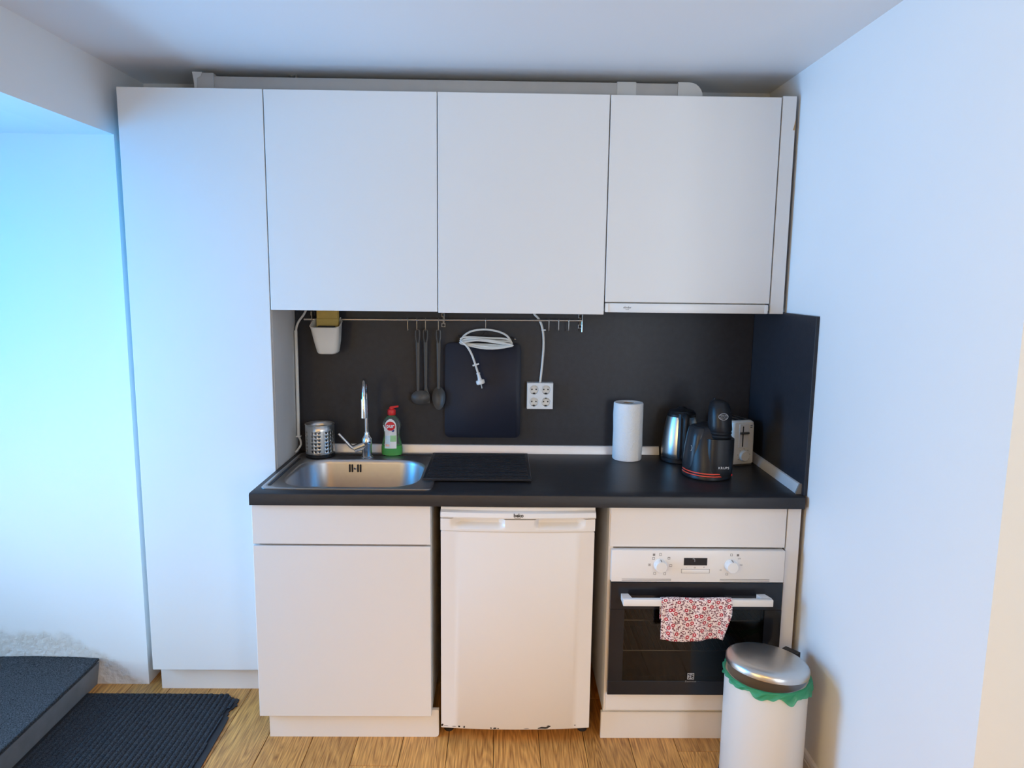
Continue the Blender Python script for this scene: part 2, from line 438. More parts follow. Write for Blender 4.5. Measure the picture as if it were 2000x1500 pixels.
def text_mesh(s, size, origin, ux, uy, depth=0.0002, spacing=1.0, bold=0.0):
    """flat lettering centred on origin, laid along ux/uy (world vectors), facing ux x uy"""
    cu = bpy.data.curves.new('lettering', 'FONT'); cu.body = s; cu.size = size
    cu.align_x = 'CENTER'; cu.align_y = 'CENTER'; cu.space_character = spacing; cu.resolution_u = 3; cu.offset = bold
    ob = bpy.data.objects.new('lettering', cu); COL.objects.link(ob)
    bpy.context.view_layer.update()
    me = bpy.data.meshes.new_from_object(ob.evaluated_get(bpy.context.evaluated_depsgraph_get()))
    mb = MB(); ux, uy = Vector(ux), Vector(uy); uz = ux.cross(uy); o = Vector(origin)
    mb.v = [tuple(o + ux * v.co.x + uy * v.co.y + uz * depth) for v in me.vertices]
    mb.f = [tuple(p.vertices) for p in me.polygons]
    bpy.data.objects.remove(ob); bpy.data.curves.remove(cu); bpy.data.meshes.remove(me)
    return mb
EX, EZ = (1, 0, 0), (0, 0, 1)

# ------------------------------------------------------------------ the room
XR = 2.365           # right wall
ZC = 2.335           # ceiling
YB = 0.012           # back wall behind the splashback
YN = -0.228          # wall of the entrance recess
YJ = -1.49           # where the right wall ends
XD = -1.28           # wall with the entrance door
YREAR = -4.45
XFAR = 3.7
ZN = 2.10            # recess ceiling

struct('wall_back', MB().box(-0.2, XR, YB, YB + 0.15, 0, ZC), M['wall'])
struct('wall_right', MB().box(XR, XFAR, YJ, YB + 0.15, 0, ZC), M['wall'])
struct('wall_far_right', MB().box(XFAR, XFAR + 0.15, YREAR, YJ, 0, ZC), M['wall'])
YO = -1.75           # near end of the opening in the left wall
struct('wall_left', MB().box(-0.2, -0.055, YREAR, -3.47, 0, ZC).box(-0.2, -0.055, -2.53, YO, 0, ZC).box(-0.2, -0.055, -3.47, -2.53, 2.07, ZC).box(-0.2, -0.055, YO, YN + 0.0005, ZN, ZC).box(-0.2, -0.055, YN + 0.0005, YB, 0, ZC), M['wall'])  # the gap beside the camera is added for the warm side fill
struct('wall_recess', MB().box(XD - 0.15, -0.0554, YN, YN + 0.12, 0, ZN + 0.1), M['stained'])
struct('wall_recess_near', MB().box(XD - 0.15, -0.2, YO - 0.12, YO, 0, ZN), M['wall'])
struct('ceiling', MB().box(-0.2, XFAR + 0.15, YREAR - 0.15, YB + 0.15, ZC, ZC + 0.12), M['ceiling'])
struct('ceiling.001', MB().box(XD - 0.15, -0.2, YO - 0.12, YN + 0.12, ZN, ZN + 0.12), M['ceiling'])
# entrance wall with the glazed door
dz0, dz1, dy0, dy1 = 0.1, 2.06, -1.62, -0.34
struct('wall_entrance', MB().box(XD - 0.15, XD, YO - 0.12, dy0, 0, ZN).box(XD - 0.15, XD, dy1, YN, 0, ZN).box(XD - 0.15, XD, dy0, dy1, dz1, ZN).box(XD - 0.15, XD, dy0, dy1, 0, dz0), M['wall'])
d1 = bpy.data.objects.new('door_1', None); COL.objects.link(d1); d1['kind'] = 'structure'; W['door_1'] = Matrix.Identity(4)
fm = MB()
for (a, b) in ((dy0, dy0 + 0.07), (dy1 - 0.07, dy1)): fm.box(XD - 0.07, XD - 0.02, a, b, dz0, dz1)
for (a, b) in ((dz0, dz0 + 0.1), (dz1 - 0.07, dz1)): fm.box(XD - 0.07, XD - 0.02, dy0 + 0.07, dy1 - 0.07, a, b)
obj('door_frame', fm, M['frame'], d1, smooth=0)
obj('pane', MB().box(XD - 0.048, XD - 0.042, dy0 + 0.07, dy1 - 0.07, dz0 + 0.1, dz1 - 0.07), M['glass'], d1, smooth=0)
# rear wall behind the camera, with an unseen window added for fill light
wx0, wx1, wz0, wz1 = 2.55, 3.45, 0.65, 2.15
struct('wall_rear', MB().box(-0.2, wx0, YREAR - 0.15, YREAR, 0, ZC).box(wx1, XFAR, YREAR - 0.15, YREAR, 0, ZC)
       .box(wx0, wx1, YREAR - 0.15, YREAR, 0, wz0).box(wx0, wx1, YREAR - 0.15, YREAR, wz1, ZC), M['wall'])
w1 = bpy.data.objects.new('fill_window', None); COL.objects.link(w1); w1['kind'] = 'structure'; W['fill_window'] = Matrix.Identity(4)
fm = MB()
for a in (wx0, (wx0 + wx1) / 2 - 0.03, wx1 - 0.06): fm.box(a, a + 0.06, YREAR - 0.06, YREAR - 0.01, wz0, wz1)
for a in (wz0, wz1 - 0.06): fm.box(wx0 + 0.06, wx1 - 0.06, YREAR - 0.06, YREAR - 0.01, a, a + 0.06)
obj('fill_window_frame', fm, M['frame'], w1, smooth=0)
obj('pane', MB().box(wx0 + 0.06, wx1 - 0.06, YREAR - 0.036, YREAR - 0.032, wz0 + 0.06, wz1 - 0.06), M['glass'], w1, smooth=0)

# wooden floor: a sub-floor that carries each plank
floor = struct('floor', MB().box(XD - 0.15, XFAR + 0.15, YREAR - 0.15, YB + 0.15, -0.1, -0.012), M['dark_gap'])
PW, PL = 0.1594, 1.21
pm = make_mesh('plank', MB().box(0.0009, PW - 0.0009, 0.0009, PL - 0.0009, -0.012, 0.0, 0.0012, 1), M['wood'], 0)
k = 0
for c in range(-3, 20):
    x = 0.679 + PW * (c - 3)
    if x > XFAR: break
    off = {1: -0.02, 3: 0.62, 4: 0.0, 5: 0.5, 8: 0.74}.get(c, (c * 0.447) % 1.21)
    y = -0.711 + off
    while y > -PL + 0.012: y -= PL
    y += PL
    while y + PL > YREAR:
        if y < YB + 0.1 and not (x > XR and y > YJ):
            p = bpy.data.objects.new('plank', pm); COL.objects.link(p); p.parent = floor; p.location = (x, y, 0); k += 1
        y -= PL

# baseboard along the right wall
bb = [(0, 0), (0.014, 0), (0.014, 0.035), (0.011, 0.038), (0.011, 0.044), (0.014, 0.047), (0.010, 0.058), (0, 0.06)]
struct('baseboard_right', MB().prism([(XR - a, b) for a, b in bb], 'Y', YJ, -0.63), M['frame'])

# ------------------------------------------------------------------ splashback, worktop, trims
ZW, ZU = 0.897, 0.857
solo('splashback', MB().box(0.502, 2.352, 0.0, YB - 0.0005, ZW, 1.60, 0.0008, 1), M['splash'], 'wide dark grey splashback panel along the back wall above the worktop', 'splashback', (1.43, 0, ZW))
solo('splashback', MB().box(2.3525, XR - 0.0005, -0.575, 0.0115, ZW, 1.499, 0.0008, 1), M['splash'], 'short dark side splashback panel on the right wall at the worktop end', 'splashback', (2.358, -0.29, ZW))

# sink geometry constants
SX0, SX1, SY0, SY1 = 0.520, 1.100, -0.545, -0.036
wt = MB()
cx0, cx1, cy0, cy1 = SX0 + 0.015, SX1 - 0.015, SY0 + 0.015, SY1 - 0.012
prof = [(-0.595, ZU), (-0.595, ZW - 0.006), (-0.593, ZW - 0.002), (-0.589, ZW), (cy0, ZW), (cy0, ZU)]
wt.prism(prof, 'X', 0.501, 2.3515)
wt.box(0.501, cx0, cy0, -0.0005, ZU, ZW).box(cx1, 2.3515, cy0, -0.0005, ZU, ZW).box(cx0, cx1, cy1, -0.0005, ZU, ZW)
solo('worktop', wt, M['worktop'], 'dark worktop slab running over the base cabinets and fridge', 'worktop', (1.43, -0.3, ZU))

def angle_trim(ax, a, b, wall, zz=ZW):
    p = [(0, 0.0003), (0.017, 0.0003), (0.017, 0.004), (0.006, 0.032), (0.002, 0.034), (0, 0.034)]
    if ax == 'X': return MB().prism([(wall - u, zz + v) for u, v in p], 'X', a, b)
    return MB().prism([(wall - u, zz + v) for u, v in p], 'Y', a, b)
solo('edge_trim', angle_trim('X', 0.645, 1.985, -0.0003), M['alu'], 'long silver edge trim between the worktop and the back splashback', 'trim', (1.3, 0, ZW))
et = thing('edge_trim', 'short silver edge trim along the side splashback on the right', 'trim', (2.35, -0.3, ZW))
obj('strip', angle_trim('Y', -0.548, -0.02, 2.3522), M['alu'], et)
obj('end_cap', MB().prism([(2.3522 - u, ZW + v) for u, v in [(0, 0.0003), (0.019, 0.0003), (0.019, 0.005), (0.008, 0.034), (0.002, 0.036), (0, 0.036)]], 'Y', -0.556, -0.5485), M['grey_ink'], et, label='dark plastic end cap')

# ------------------------------------------------------------------ cabinets
YU = -0.3005   # wall cabinet fronts
YF = -0.5794   # base cabinet fronts
DT = 0.018
def front(x0, x1, y, z0, z1, b=0.0012): return MB().box(x0, x1, y, y + DT, z0, z1, b, 1)
def carcass(x0, x1, y0, y1, z0, z1, t=0.016, back=True, top=True):
    mb = MB().box(x0, x0 + t, y0, y1, z0, z1).box(x1 - t, x1, y0, y1, z0, z1).box(x0 + t, x1 - t, y0, y1, z0, z0 + t)
    if top: mb.box(x0 + t, x1 - t, y0, y1, z1 - t, z1)
    if back: mb.box(x0 + t, x1 - t, y1 - 0.008, y1, z0 + t, z1 - t)
    return mb
ZT, ZB = 2.2452, 1.488

t = thing('tall_cabinet', 'tall narrow white cabinet from floor to ceiling at the left', 'cabinet', (0.25, -0.15, 0))
obj('carcass', carcass(0.0, 0.4995, YU + DT + 0.003, YB - 0.001, 0.104, ZT - 0.002), M['carcass'], t, smooth=0)
obj('door', front(0.0, 0.4985, YU, 0.102, ZT), M['front'], t)
obj('plinth', MB().box(0.010, 0.4985, -0.258, -0.242, 0.0, 0.1035), M['front'], t, smooth=0)

wall_x = [(0.502, 1.0985), (1.1015, 1.6985)]
for i, (a, b) in enumerate(wall_x):
    t = thing('wall_cabinet', ['white wall cabinet above the sink next to the tall cabinet', 'white wall cabinet in the middle between two others'][i], 'cabinet', ((a + b) / 2, -0.15, ZB), group='white wall cabinets')
    obj('carcass', carcass(a, b, YU + DT + 0.003, -0.0008 if True else YB, 1.60 + 0.002 - 0.1, ZT - 0.002), M['carcass'], t, smooth=0)
    obj('door', front(a, b, YU, ZB - (0.003 if i else 0), ZT - 0.0005), M['front'], t)
t = thing('wall_cabinet', 'white wall cabinet over the oven with a shorter door above the hood', 'cabinet', (2.0, -0.15, 1.53), group='white wall cabinets')
obj('carcass', carcass(1.7015, 2.2985, YU + DT + 0.003, -0.0008, 1.553, ZT - 0.002), M['carcass'], t, smooth=0)
obj('door', front(1.7025, 2.2975, YU, 1.5305, ZT - 0.001), M['front'], t)
t = thing('extractor_hood', 'slim white pull-out extractor hood below the right wall cabinet', 'hood', (2.0, -0.15, 1.494))
obj('body', MB().box(1.706, 2.294, YU + 0.03, -0.002, 1.497, 1.5515, 0.002, 1), M['carcass'], t)
obj('pull_out_front', MB().box(1.7035, 2.2925, YU - 0.002, YU + 0.0295, 1.4935, 1.5265, 0.0025, 2), M['appliance_white'], t)
obj('end_piece', MB().box(1.7036, 1.714, YU - 0.0035, YU - 0.002, 1.4945, 1.5255), M['white_plastic'], t, smooth=0)
obj('end_piece', MB().box(2.282, 2.2924, YU - 0.0035, YU - 0.002, 1.4945, 1.5255), M['white_plastic'], t, smooth=0)
mb = text_mesh('elinder', 0.0105, (1.783, YU - 0.0021, 1.5115), EX, EZ); m2 = text_mesh('hood', 0.0055, (1.783, YU - 0.0021, 1.5045), EX, EZ)
mb.add(m2.v, m2.f)
obj('lettering', mb, M['ink'], t, smooth=0)
t = thing('filler_panel', 'upper narrow white filler strip between the wall cabinets and right wall', 'panel', (2.33, -0.29, 1.494))
obj('strip', MB().box(2.3025, 2.3505, YU + 0.001, YU + DT, 1.494, ZT + 0.004, 0.001, 1), M['front'], t)
obj('chipped_edge', MB().prism([(2.3508, 2.175), (2.3508, 2.135), (2.343, 2.135), (2.346, 2.148)], 'Y', YU + 0.0004, YU + 0.0012), M['chip'], t, smooth=0, label='brown chip in the edge')

# base unit under the sink
t = thing('sink_cabinet', 'white base cabinet under the sink with a drawer front and door', 'cabinet', (0.8, -0.3, 0))
cb = carcass(0.502, 1.0995, YF + DT + 0.003, -0.02, 0.103, ZU - 0.001, top=False)
obj('carcass', cb, M['carcass'], t, smooth=0)
obj('drawer_front', front(0.502, 1.098, YF, 0.7175, ZU - 0.0015), M['front'], t)
obj('door', front(0.502, 1.098, YF, 0.0915, 0.7108), M['front'], t)
obj('rail_strip', MB().box(0.518, 1.0835, YF + 0.024, YF + 0.034, 0.69, 0.74), M['ink'], t, smooth=0)
pl = [(0.528, 0.0), (1.112, 0.0), (1.1195, 0.003), (1.1225, 0.010), (1.1225, 0.1025), (0.528, 0.1025)]
obj('plinth', MB().prism(pl, 'Y', -0.558, -0.5425), M['front'], t, smooth=0)

# fridge
t = thing('fridge', 'small white under-counter fridge between the two base cabinets', 'fridge', (1.39, -0.3, 0))
obj('body', MB().box(1.137, 1.649, -0.535, -0.05, 0.05, 0.832, 0.004, 2), M['enamel'], t)
def bow(x0, x1, y, d, n=24):
    out = []
    for i in range(n + 1):
        u = i / n; xx = x0 + (x1 - x0) * u
        out.append((xx, y - d * (1 - (2 * u - 1) ** 2)))
    return out
def bow_slab(x0, x1, y, d, yb, z0, z1, e=0.004):
    """slab with a bowed, edge-rounded front"""
    def ring(z, ins):
        f = bow(x0 + ins, x1 - ins, y + ins, d)
        return [(a, b, z) for a, b in f] + [(x1 - ins, yb, z), (x0 + ins, yb, z)]
    return MB().loft([ring(z0, e), ring(z0 + e * 0.4, e * 0.4), ring(z0 + e, 0), ring(z1 - e, 0), ring(z1 - e * 0.4, e * 0.4), ring(z1, e)])
top = bow_slab(1.133, 1.652, -0.575, 0.012, -0.06, 0.8325, 0.8535, 0.003)
lip = [(-0.5865, 0.8165), (-0.5925, 0.8185), (-0.594, 0.823), (-0.588, 0.836), (-0.575, 0.8415), (-0.54, 0.8415), (-0.54, 0.8165)]
rings = []
for i in range(25):
    u = i / 24; xx = 1.1325 + 0.520 * u; d = 0.012 * (1 - (2 * u - 1) ** 2)
    rings.append([(xx, a - d, b) for a, b in lip])
top.loft(rings)
obj('top_panel', top, M['appliance_white'], t)
mb = text_mesh('beko', 0.0165, (1.393, -0.6036, 0.8300), EX, (0, 0.419, 0.908), spacing=1.0, bold=0.0005)
m2 = MB().add([(1.379, -0.6074, 0.8218), (1.400, -0.6074, 0.8218), (1.400, -0.6068, 0.8232), (1.379, -0.6068, 0.8232)], [(0, 1, 2, 3)])
mb.add(m2.v, m2.f)
obj('badge', mb, M['ink'], t, smooth=0)
door = obj('door', bow_slab(1.1335, 1.6495, -0.5875, 0.012, -0.5365, 0.052, 0.7725, 0.006), M['enamel'], t)
# handle band with two finger recesses and a raised middle
def band_y(x):
    u = (x - 1.1325) / 0.518
    return -0.5895 - 0.012 * (1 - (2 * u - 1) ** 2)
zs = [0.7735, 0.780, 0.786, 0.792, 0.798, 0.804, 0.810, 0.8145]
xs = [1.1325 + 0.518 * i / 96 for i in range(97)]
def recess(x, z):
    def tri(a, b, c, d):   # trapezoid ramp
        return max(0.0, min(1.0, (x - a) / (b - a), (d - x) / (d - c)))
    k_ = max(tri(1.168, 1.195, 1.330, 1.348), tri(1.448, 1.462, 1.590, 1.617))
    h = max(0.0, min(1.0, (z - 0.7835) / 0.014))
    return 0.024 * k_ * h
fb = MB(); vs = []; fs = []
for z in zs:
    for x in xs: vs.append((x, band_y(x) + recess(x, z), z))
nx = len(xs)
for j in range(len(zs) - 1):
    for i in range(nx - 1): fs.append((j * nx + i, j * nx + i + 1, (j + 1) * nx + i + 1, (j + 1) * nx + i))
fb.add(vs, fs)
b0 = len(fb.v)   # side, top and bottom walls
for (j, z) in ((0, zs[0]), (len(zs) - 1, zs[-1])):
    k0 = len(fb.v); fb.v += [(x, -0.5368, z) for x in xs]
    for i in range(nx - 1): fb.f.append((j * nx + i, j * nx + i + 1, k0 + i + 1, k0 + i))
for i in (0, nx - 1):
    x = xs[i]; k0 = len(fb.v); fb.v += [(x, -0.5368, z) for z in zs]
    for j in range(len(zs) - 1): fb.f.append((j * nx + i, (j + 1) * nx + i, k0 + j + 1, k0 + j))
obj('handle_band', fb, M['appliance_white'], t, smooth=25)
def door_y(x):
    u = (x - 1.1335) / 0.516
    return -0.5875 - 0.012 * (1 - (2 * u - 1) ** 2)
for (x, z, w, h, seed) in ((1.1375, 0.066, 0.009, 0.010, 1), (1.1500, 0.0635, 0.016, 0.0022, 2), (1.196, 0.0635, 0.010, 0.007, 3), (1.214, 0.0630, 0.007, 0.009, 4), (1.307, 0.061, 0.006, 0.005, 5),
                     (1.320, 0.061, 0.012, 0.006, 6), (1.332, 0.060, 0.008, 0.004, 7), (1.490, 0.0625, 0.046, 0.0085, 8), (1.508, 0.068, 0.016, 0.006, 9), (1.60, 0.069, 0.005, 0.004, 10), (1.43, 0.060, 0.022, 0.0018, 11), (1.178, 0.063, 0.018, 0.002, 12)):
    rnd = random.Random(seed); pts = []
    for q in range(10):
        a = 2 * pi * q / 10; r = 0.65 + 0.5 * rnd.random()
        xx = x + cos(a) * w / 2 * r; pts.append((xx, door_y(xx) - 0.0004, z + sin(a) * h / 2 * r))
    obj('rust_chip', MB().add(pts, [tuple(range(10))]), M['rust'], door, smooth=0)
for x in (1.155, 1.635): obj('foot', MB().lathe((x, -0.51, 0.0), [(0.016, 0), (0.018, 0.004), (0.018, 0.014), (0.010, 0.018), (0.010, 0.05)], 16), M['black_matte'], t)
obj('compressor_base', MB().box(1.15, 1.635, -0.44, -0.07, 0.003, 0.0498), M['black_matte'], t, smooth=0)

# oven housing and oven
t = thing('oven_cabinet', 'white base cabinet housing the oven at the right end', 'cabinet', (2.0, -0.3, 0))
obj('carcass', carcass(1.7005, 2.2995, YF + DT + 0.003, -0.02, 0.101, ZU - 0.001, top=False), M['carcass'], t, smooth=0)
obj('upper_panel', front(1.704, 2.2985, YF, 0.7155, ZU - 0.0015), M['front'], t)
obj('lower_panel', front(1.7065, 2.2985, YF, 0.1185, 0.1815), M['front'], t)
obj('edge_band', MB().box(1.7005, 1.7165, YF + 0.006, YF + DT + 0.002, 0.119, 0.856), M['front'], t, smooth=0)
obj('plinth', MB().box(1.6945, 2.349, -0.563, -0.547, 0.0, 0.1, 0.001, 1), M['front'], t)
obj('drip_ledge', MB().box(1.7, 2.298, -0.566, YF + 0.024, 0.1005, 0.1035), M['edge'], t, smooth=0)

t = thing('filler_panel', 'lower narrow white filler strip between the oven cabinet and right wall', 'panel', (2.325, -0.57, 0.1))
obj('strip', MB().box(2.303, 2.3475, YF + 0.001, YF + DT, 0.102, ZU - 0.002, 0.001, 1), M['front'], t)

OX0, OX1, OY = 1.7085, 2.2955, -0.5965
t = thing('oven', 'white built-in electric oven with black glass door and two knobs', 'oven', (2.0, -0.4, 0.18))
obj('cavity', MB().box(1.722, 1.742, -0.5585, -0.10, 0.185, 0.59).box(2.262, 2.28, -0.5585, -0.10, 0.185, 0.59).box(1.742, 2.262, -0.5585, -0.10, 0.185, 0.2).box(1.742, 2.262, -0.5585, -0.10, 0.575, 0.59).box(1.742, 2.262, -0.12, -0.10, 0.2, 0.575), M['cavity'], t, smooth=0)
for z in (0.315, 0.428):
    rk = MB()
    for y in (-0.53, -0.16): rk.cyl((1.742, y, z), (2.262, y, z), 0.003, n=8)
    for i in range(24):
        x = 1.76 + i * 0.0212; rk.cyl((x, -0.53, z + 0.003), (x, -0.16, z + 0.003), 0.0013, n=5)
    obj('oven_rack', rk, M['steel'], t)
cp = obj('control_panel', MB().box(OX0, OX1, OY, YF + 0.02, 0.5985, 0.7095, 0.002, 2), M['appliance_white'], t)
for (a, b, z) in ((1.745, 1.912, 0.6085), (1.745, 1.912, 0.6035), (2.078, 2.247, 0.6085), (2.078, 2.247, 0.6035)):
    obj('vent_line', MB().box(a, b, OY - 0.0006, OY + 0.0004, z - 0.0008, z + 0.0008), M['grey_ink'], t, smooth=0)
dw = obj('door', MB().box(OX0, OX1, OY, OY + 0.034, 0.499, 0.5955, 0.0015, 1).box(OX0, OX1, OY, OY + 0.034, 0.186, 0.238, 0.0015, 1)
    .box(OX0, 1.758, OY, OY + 0.034, 0.238, 0.499).box(2.238, OX1, OY, OY + 0.034, 0.238, 0.499), M['black_glass'], t)
obj('window_pane', MB().box(1.758, 2.238, OY + 0.0015, OY + 0.006, 0.238, 0.499), M['oven_pane'], dw, smooth=0)
# emblem: square outline with an inner split ring, and the maker's word below
lx, lz = 1.996, 0.256
em = MB()
for (a, b, c, d) in ((-.0115, .0115, .0095, .0115), (-.0115, .0115, -.0115, -.0095), (-.0115, -.0095, -.0095, .0095), (.0095, .0115, -.0095, .0095), (-.001, .0018, -.0095, .0095), (-.0062, -.001, -.001, .001)):
    em.box(lx + a, lx + b, OY - 0.0003, OY + 0.001, lz + c, lz + d)
for q in range(20):
    a0, a1 = 2 * pi * q / 20, 2 * pi * (q + 1) / 20
    if q in (19, 0): continue
    pts = [(lx + r * cos(a), OY - 0.0003, lz + r * sin(a)) for a, r in ((a0, .0068), (a1, .0068), (a1, .0088), (a0, .0088))]
    em.add(pts, [(0, 1, 2, 3)])
obj('emblem', em, M['silver_ink'], dw, smooth=0)
obj('lettering', text_mesh('Electrolux', 0.0095, (lx, OY - 0.0002, 0.2375), EX, EZ), M['grey_ink'], dw, smooth=0)
hb = MB().box(1.744, 2.246, -0.647, -0.629, 0.5345, 0.5575, 0.002, 2)
obj('handle', hb, M['appliance_white'], dw)
for (a, b, s) in ((1.744, 1.776, 0.008), (2.214, 2.246, -0.008)):
    m_ = MB().loft([[(a, -0.6289, 0.537), (b, -0.6289, 0.537), (b, -0.6289, 0.557), (a, -0.6289, 0.557)],
                    [(a + (0 if s > 0 else s), OY - 0.0005, 0.537), (b + (s * -1 if s > 0 else 0) - (0 if s > 0 else 0.012), OY - 0.0005, 0.537), (b + (s * -1 if s > 0 else 0) - (0 if s > 0 else 0.012), OY - 0.0005, 0.557), (a + (0 if s > 0 else s), OY - 0.0005, 0.557)]])
    obj('handle_bracket', m_, M['appliance_white'], dw, smooth=0)
KZ = 0.659
for kx in (1.873, 2.113):
    kn = obj('knob', MB().lathe((kx, OY, KZ), [(0.0225, -0.0002), (0.0225, -0.004), (0.0205, -0.006), (0.0195, -0.022), (0.018, -0.0245), (0.0, -0.025)], 36, 'Y', True, False), M['white_plastic'], t)
    obj('pointer', MB().box(kx - 0.0012, kx + 0.0012, OY - 0.0235, OY - 0.005, KZ + 0.0192, KZ + 0.0212), M['grey_ink'], kn, smooth=0)
    sy = MB(); right = kx > 2
    def sq(cx, cz, h, filled, w=0.0011):
        if filled: sy.box(cx - h, cx + h, OY - 0.0003, OY + 0.0005, cz - h, cz + h); return
        for (a, b, c, d) in ((-h, h, h - w, h), (-h, h, -h, -h + w), (-h, -h + w, -h + w, h - w), (h - w, h, -h + w, h - w)):
            sy.box(cx + a, cx + b, OY - 0.0003, OY + 0.0005, cz + c, cz + d)
    sq(kx + (0.022 if right else -0.022), KZ + 0.036, 0.0038, True)
    if not right:
        for (dx, dz) in ((0.0, 0.037), (0.029, 0.024), (0.036, -0.002), (-0.036, 0.0), (-0.023, 0.023), (-0.017, -0.03), (0.017, -0.031)): sq(kx + dx, KZ + dz, 0.0042, False)
        sy.box(kx + 0.026, kx + 0.032, OY - 0.0003, OY + 0.0005, KZ + 0.0245, KZ + 0.0262)
        sy.box(kx - 0.0375, kx - 0.0345, OY - 0.0003, OY + 0.0005, KZ - 0.002, KZ + 0.002)
    else:
        sq(kx, KZ + 0.037, 0.004, False); sq(kx - 0.012, KZ - 0.031, 0.004, False)
        for (s_, dx, dz) in (('50', -0.034, -0.017), ('150', 0.034, 0.001), ('250', 0.027, 0.024)):
            q = text_mesh(s_, 0.0068, (kx + dx, OY - 0.0002, KZ + dz), EX, EZ); sy.add(q.v, q.f)
    obj('dial_symbols', sy, M['grey_ink'], t, smooth=0, kind='stuff')
dsp = obj('display', MB().box(1.953, 2.032, OY - 0.0012, OY + 0.001, 0.6585, 0.6845, 0.0005, 1), M['black_glass'], t)
obj('digit', MB().tube(smooth_path([(1.982, OY - 0.0016, 0.6815), (1.988, OY - 0.0016, 0.6812), (1.9893, OY - 0.0016, 0.678), (1.9895, OY - 0.0016, 0.6715)], 4), 0.0007, 5), M['silver_ink'], dsp)
obj('button_bar', MB().box(1.947, 2.040, OY - 0.002, OY + 0.001, 0.6315, 0.6445, 0.0012, 2), M['white_plastic'], t)
bo = MB()
for (a, b, c, d) in ((1.9455, 2.0415, 0.6445, 0.6456), (1.9455, 2.0415, 0.6304, 0.6315), (1.9455, 1.947, 0.6315, 0.6445), (2.040, 2.0415, 0.6315, 0.6445)): bo.box(a, b, OY - 0.0003, OY + 0.0005, c, d)
for (s_, x) in (('-', 1.962), ('o', 1.991), ('+', 2.022)):
    q = text_mesh(s_, 0.012, (x, OY - 0.0002, 0.6515), EX, EZ); bo.add(q.v, q.f)
obj('button_marks', bo, M['grey_ink'], t, smooth=0, kind='stuff')

# tea towel over the oven handle
def towel(u, v):
    # v runs from the back hem, up over the bar, to the front hem
    Lb, Lt, Lf = 0.075, 0.034, 0.137
    s = v * (Lb + Lt + Lf)
    x = 1.8715 + 0.236 * u
    wob = 0.0022 * sin(u * 17 + 1.2) + 0.0016 * sin(u * 31)
    zt = 0.5605 + 0.0012 * sin(u * 9)
    if s < Lb: y, z = -0.6255, zt - 0.006 - (Lb - s)
    elif s < Lb + Lt:
        a = (s - Lb) / Lt * pi; y, z = -0.638 + 0.0125 * cos(a), zt - 0.006 + 0.0062 * sin(a)
    else:
        d = s - Lb - Lt; k_ = min(1, d / 0.05)
        y = -0.6505 - 0.0015 * k_ + wob * k_ - 0.004 * k_ * sin(u * 5 + 0.5) * (d / Lf); z = zt - 0.006 - d
        if u > 0.8: x -= (u - 0.8) / 0.2 * 0.026 * max(0, (d / Lf - 0.35)) / 0.65
        z += 0.004 * sin(u * 7 + 2.4) * (d / Lf) ** 3
    return (x, y, z)
tw = MB().grid(towel, 48, 44, uv=True); tw.uv = [(a * 0.96, b) for a, b in tw.uv]
o = solo('tea_towel', tw, M['towel'], 'white tea towel with red flower print hanging on the oven handle', 'towel', (1.99, -0.638, 0.5595), smooth=60)
sm = o.modifiers.new('thickness', 'SOLIDIFY'); sm.thickness = 0.0012; sm.offset = 0

# ------------------------------------------------------------------ sink and tap
t = thing('sink', 'stainless steel inset sink with overflow slots and grooved rim', 'sink', (0.81, -0.29, ZW))
N8 = 10
zr = ZW + 0.0045
bx0, bx1, by0, by1 = 0.566, 1.043, -0.514, -0.137
rings = [rrect(SX0, SX1, SY0, SY1, 0.022, ZW + 0.0004, N8), rrect(SX0, SX1, SY0, SY1, 0.022, ZW + 0.003, N8), rrect(SX0 + 0.003, SX1 - 0.003, SY0 + 0.003, SY1 - 0.003, 0.02, zr, N8),
         rrect(SX0 + 0.012, SX1 - 0.012, SY0 + 0.012, SY1 - 0.012, 0.02, zr - 0.0005, N8), rrect(SX0 + 0.015, SX1 - 0.015, SY0 + 0.015, SY1 - 0.015, 0.03, zr - 0.0025, N8),
         rrect(bx0 - 0.004, bx1 + 0.004, by0 - 0.004, by1 + 0.004, 0.112, zr - 0.0028, N8), rrect(bx0, bx1, by0, by1, 0.11, zr - 0.006, N8), rrect(bx0 + 0.004, bx1 - 0.004, by0 + 0.004, by1 - 0.004, 0.106, zr - 0.02, N8),
         rrect(bx0 + 0.014, bx1 - 0.014, by0 + 0.014, by1 - 0.014, 0.10, zr - 0.12, N8), rrect(bx0 + 0.022, bx1 - 0.022, by0 + 0.022, by1 - 0.022, 0.09, zr - 0.143, N8),
         rrect(bx0 + 0.045, bx1 - 0.045, by0 + 0.045, by1 - 0.045, 0.07, zr - 0.155, N8), rrect(bx0 + 0.19, bx1 - 0.19, by0 + 0.15, by1 - 0.15, 0.03, zr - 0.158, N8)]
obj('basin', MB().loft(rings, False, True), M['sink_steel'], t, smooth=50)
for i, dx in enumerate((-0.021, -0.011, 0.011, 0.021)):
    xx = 0.760 + dx
    obj('overflow_slot', MB().box(xx - 0.0028, xx + 0.0028, by1 - 0.0125, by1 - 0.006, zr - 0.052, zr - 0.021, 0.0012, 1), M['black_matte'], t, label='dark overflow slot')
obj('overflow_screw', MB().lathe((0.760, by1 - 0.0095, zr - 0.037), [(0.0045, 0.003), (0.0045, -0.0015), (0.003, -0.003)], 16, 'Y'), M['chrome'], t)
gr = MB().box(0.535, 0.545, -0.505, -0.13, zr - 0.0024, zr - 0.0012).box(0.60, 1.062, -0.060, -0.055, zr - 0.0024, zr - 0.0006).box(0.60, 1.062, -0.078, -0.074, zr - 0.0024, zr - 0.0008)
obj('rim_groove', gr, M['black_matte'], t, smooth=0, label='dark groove pressed into the rim')
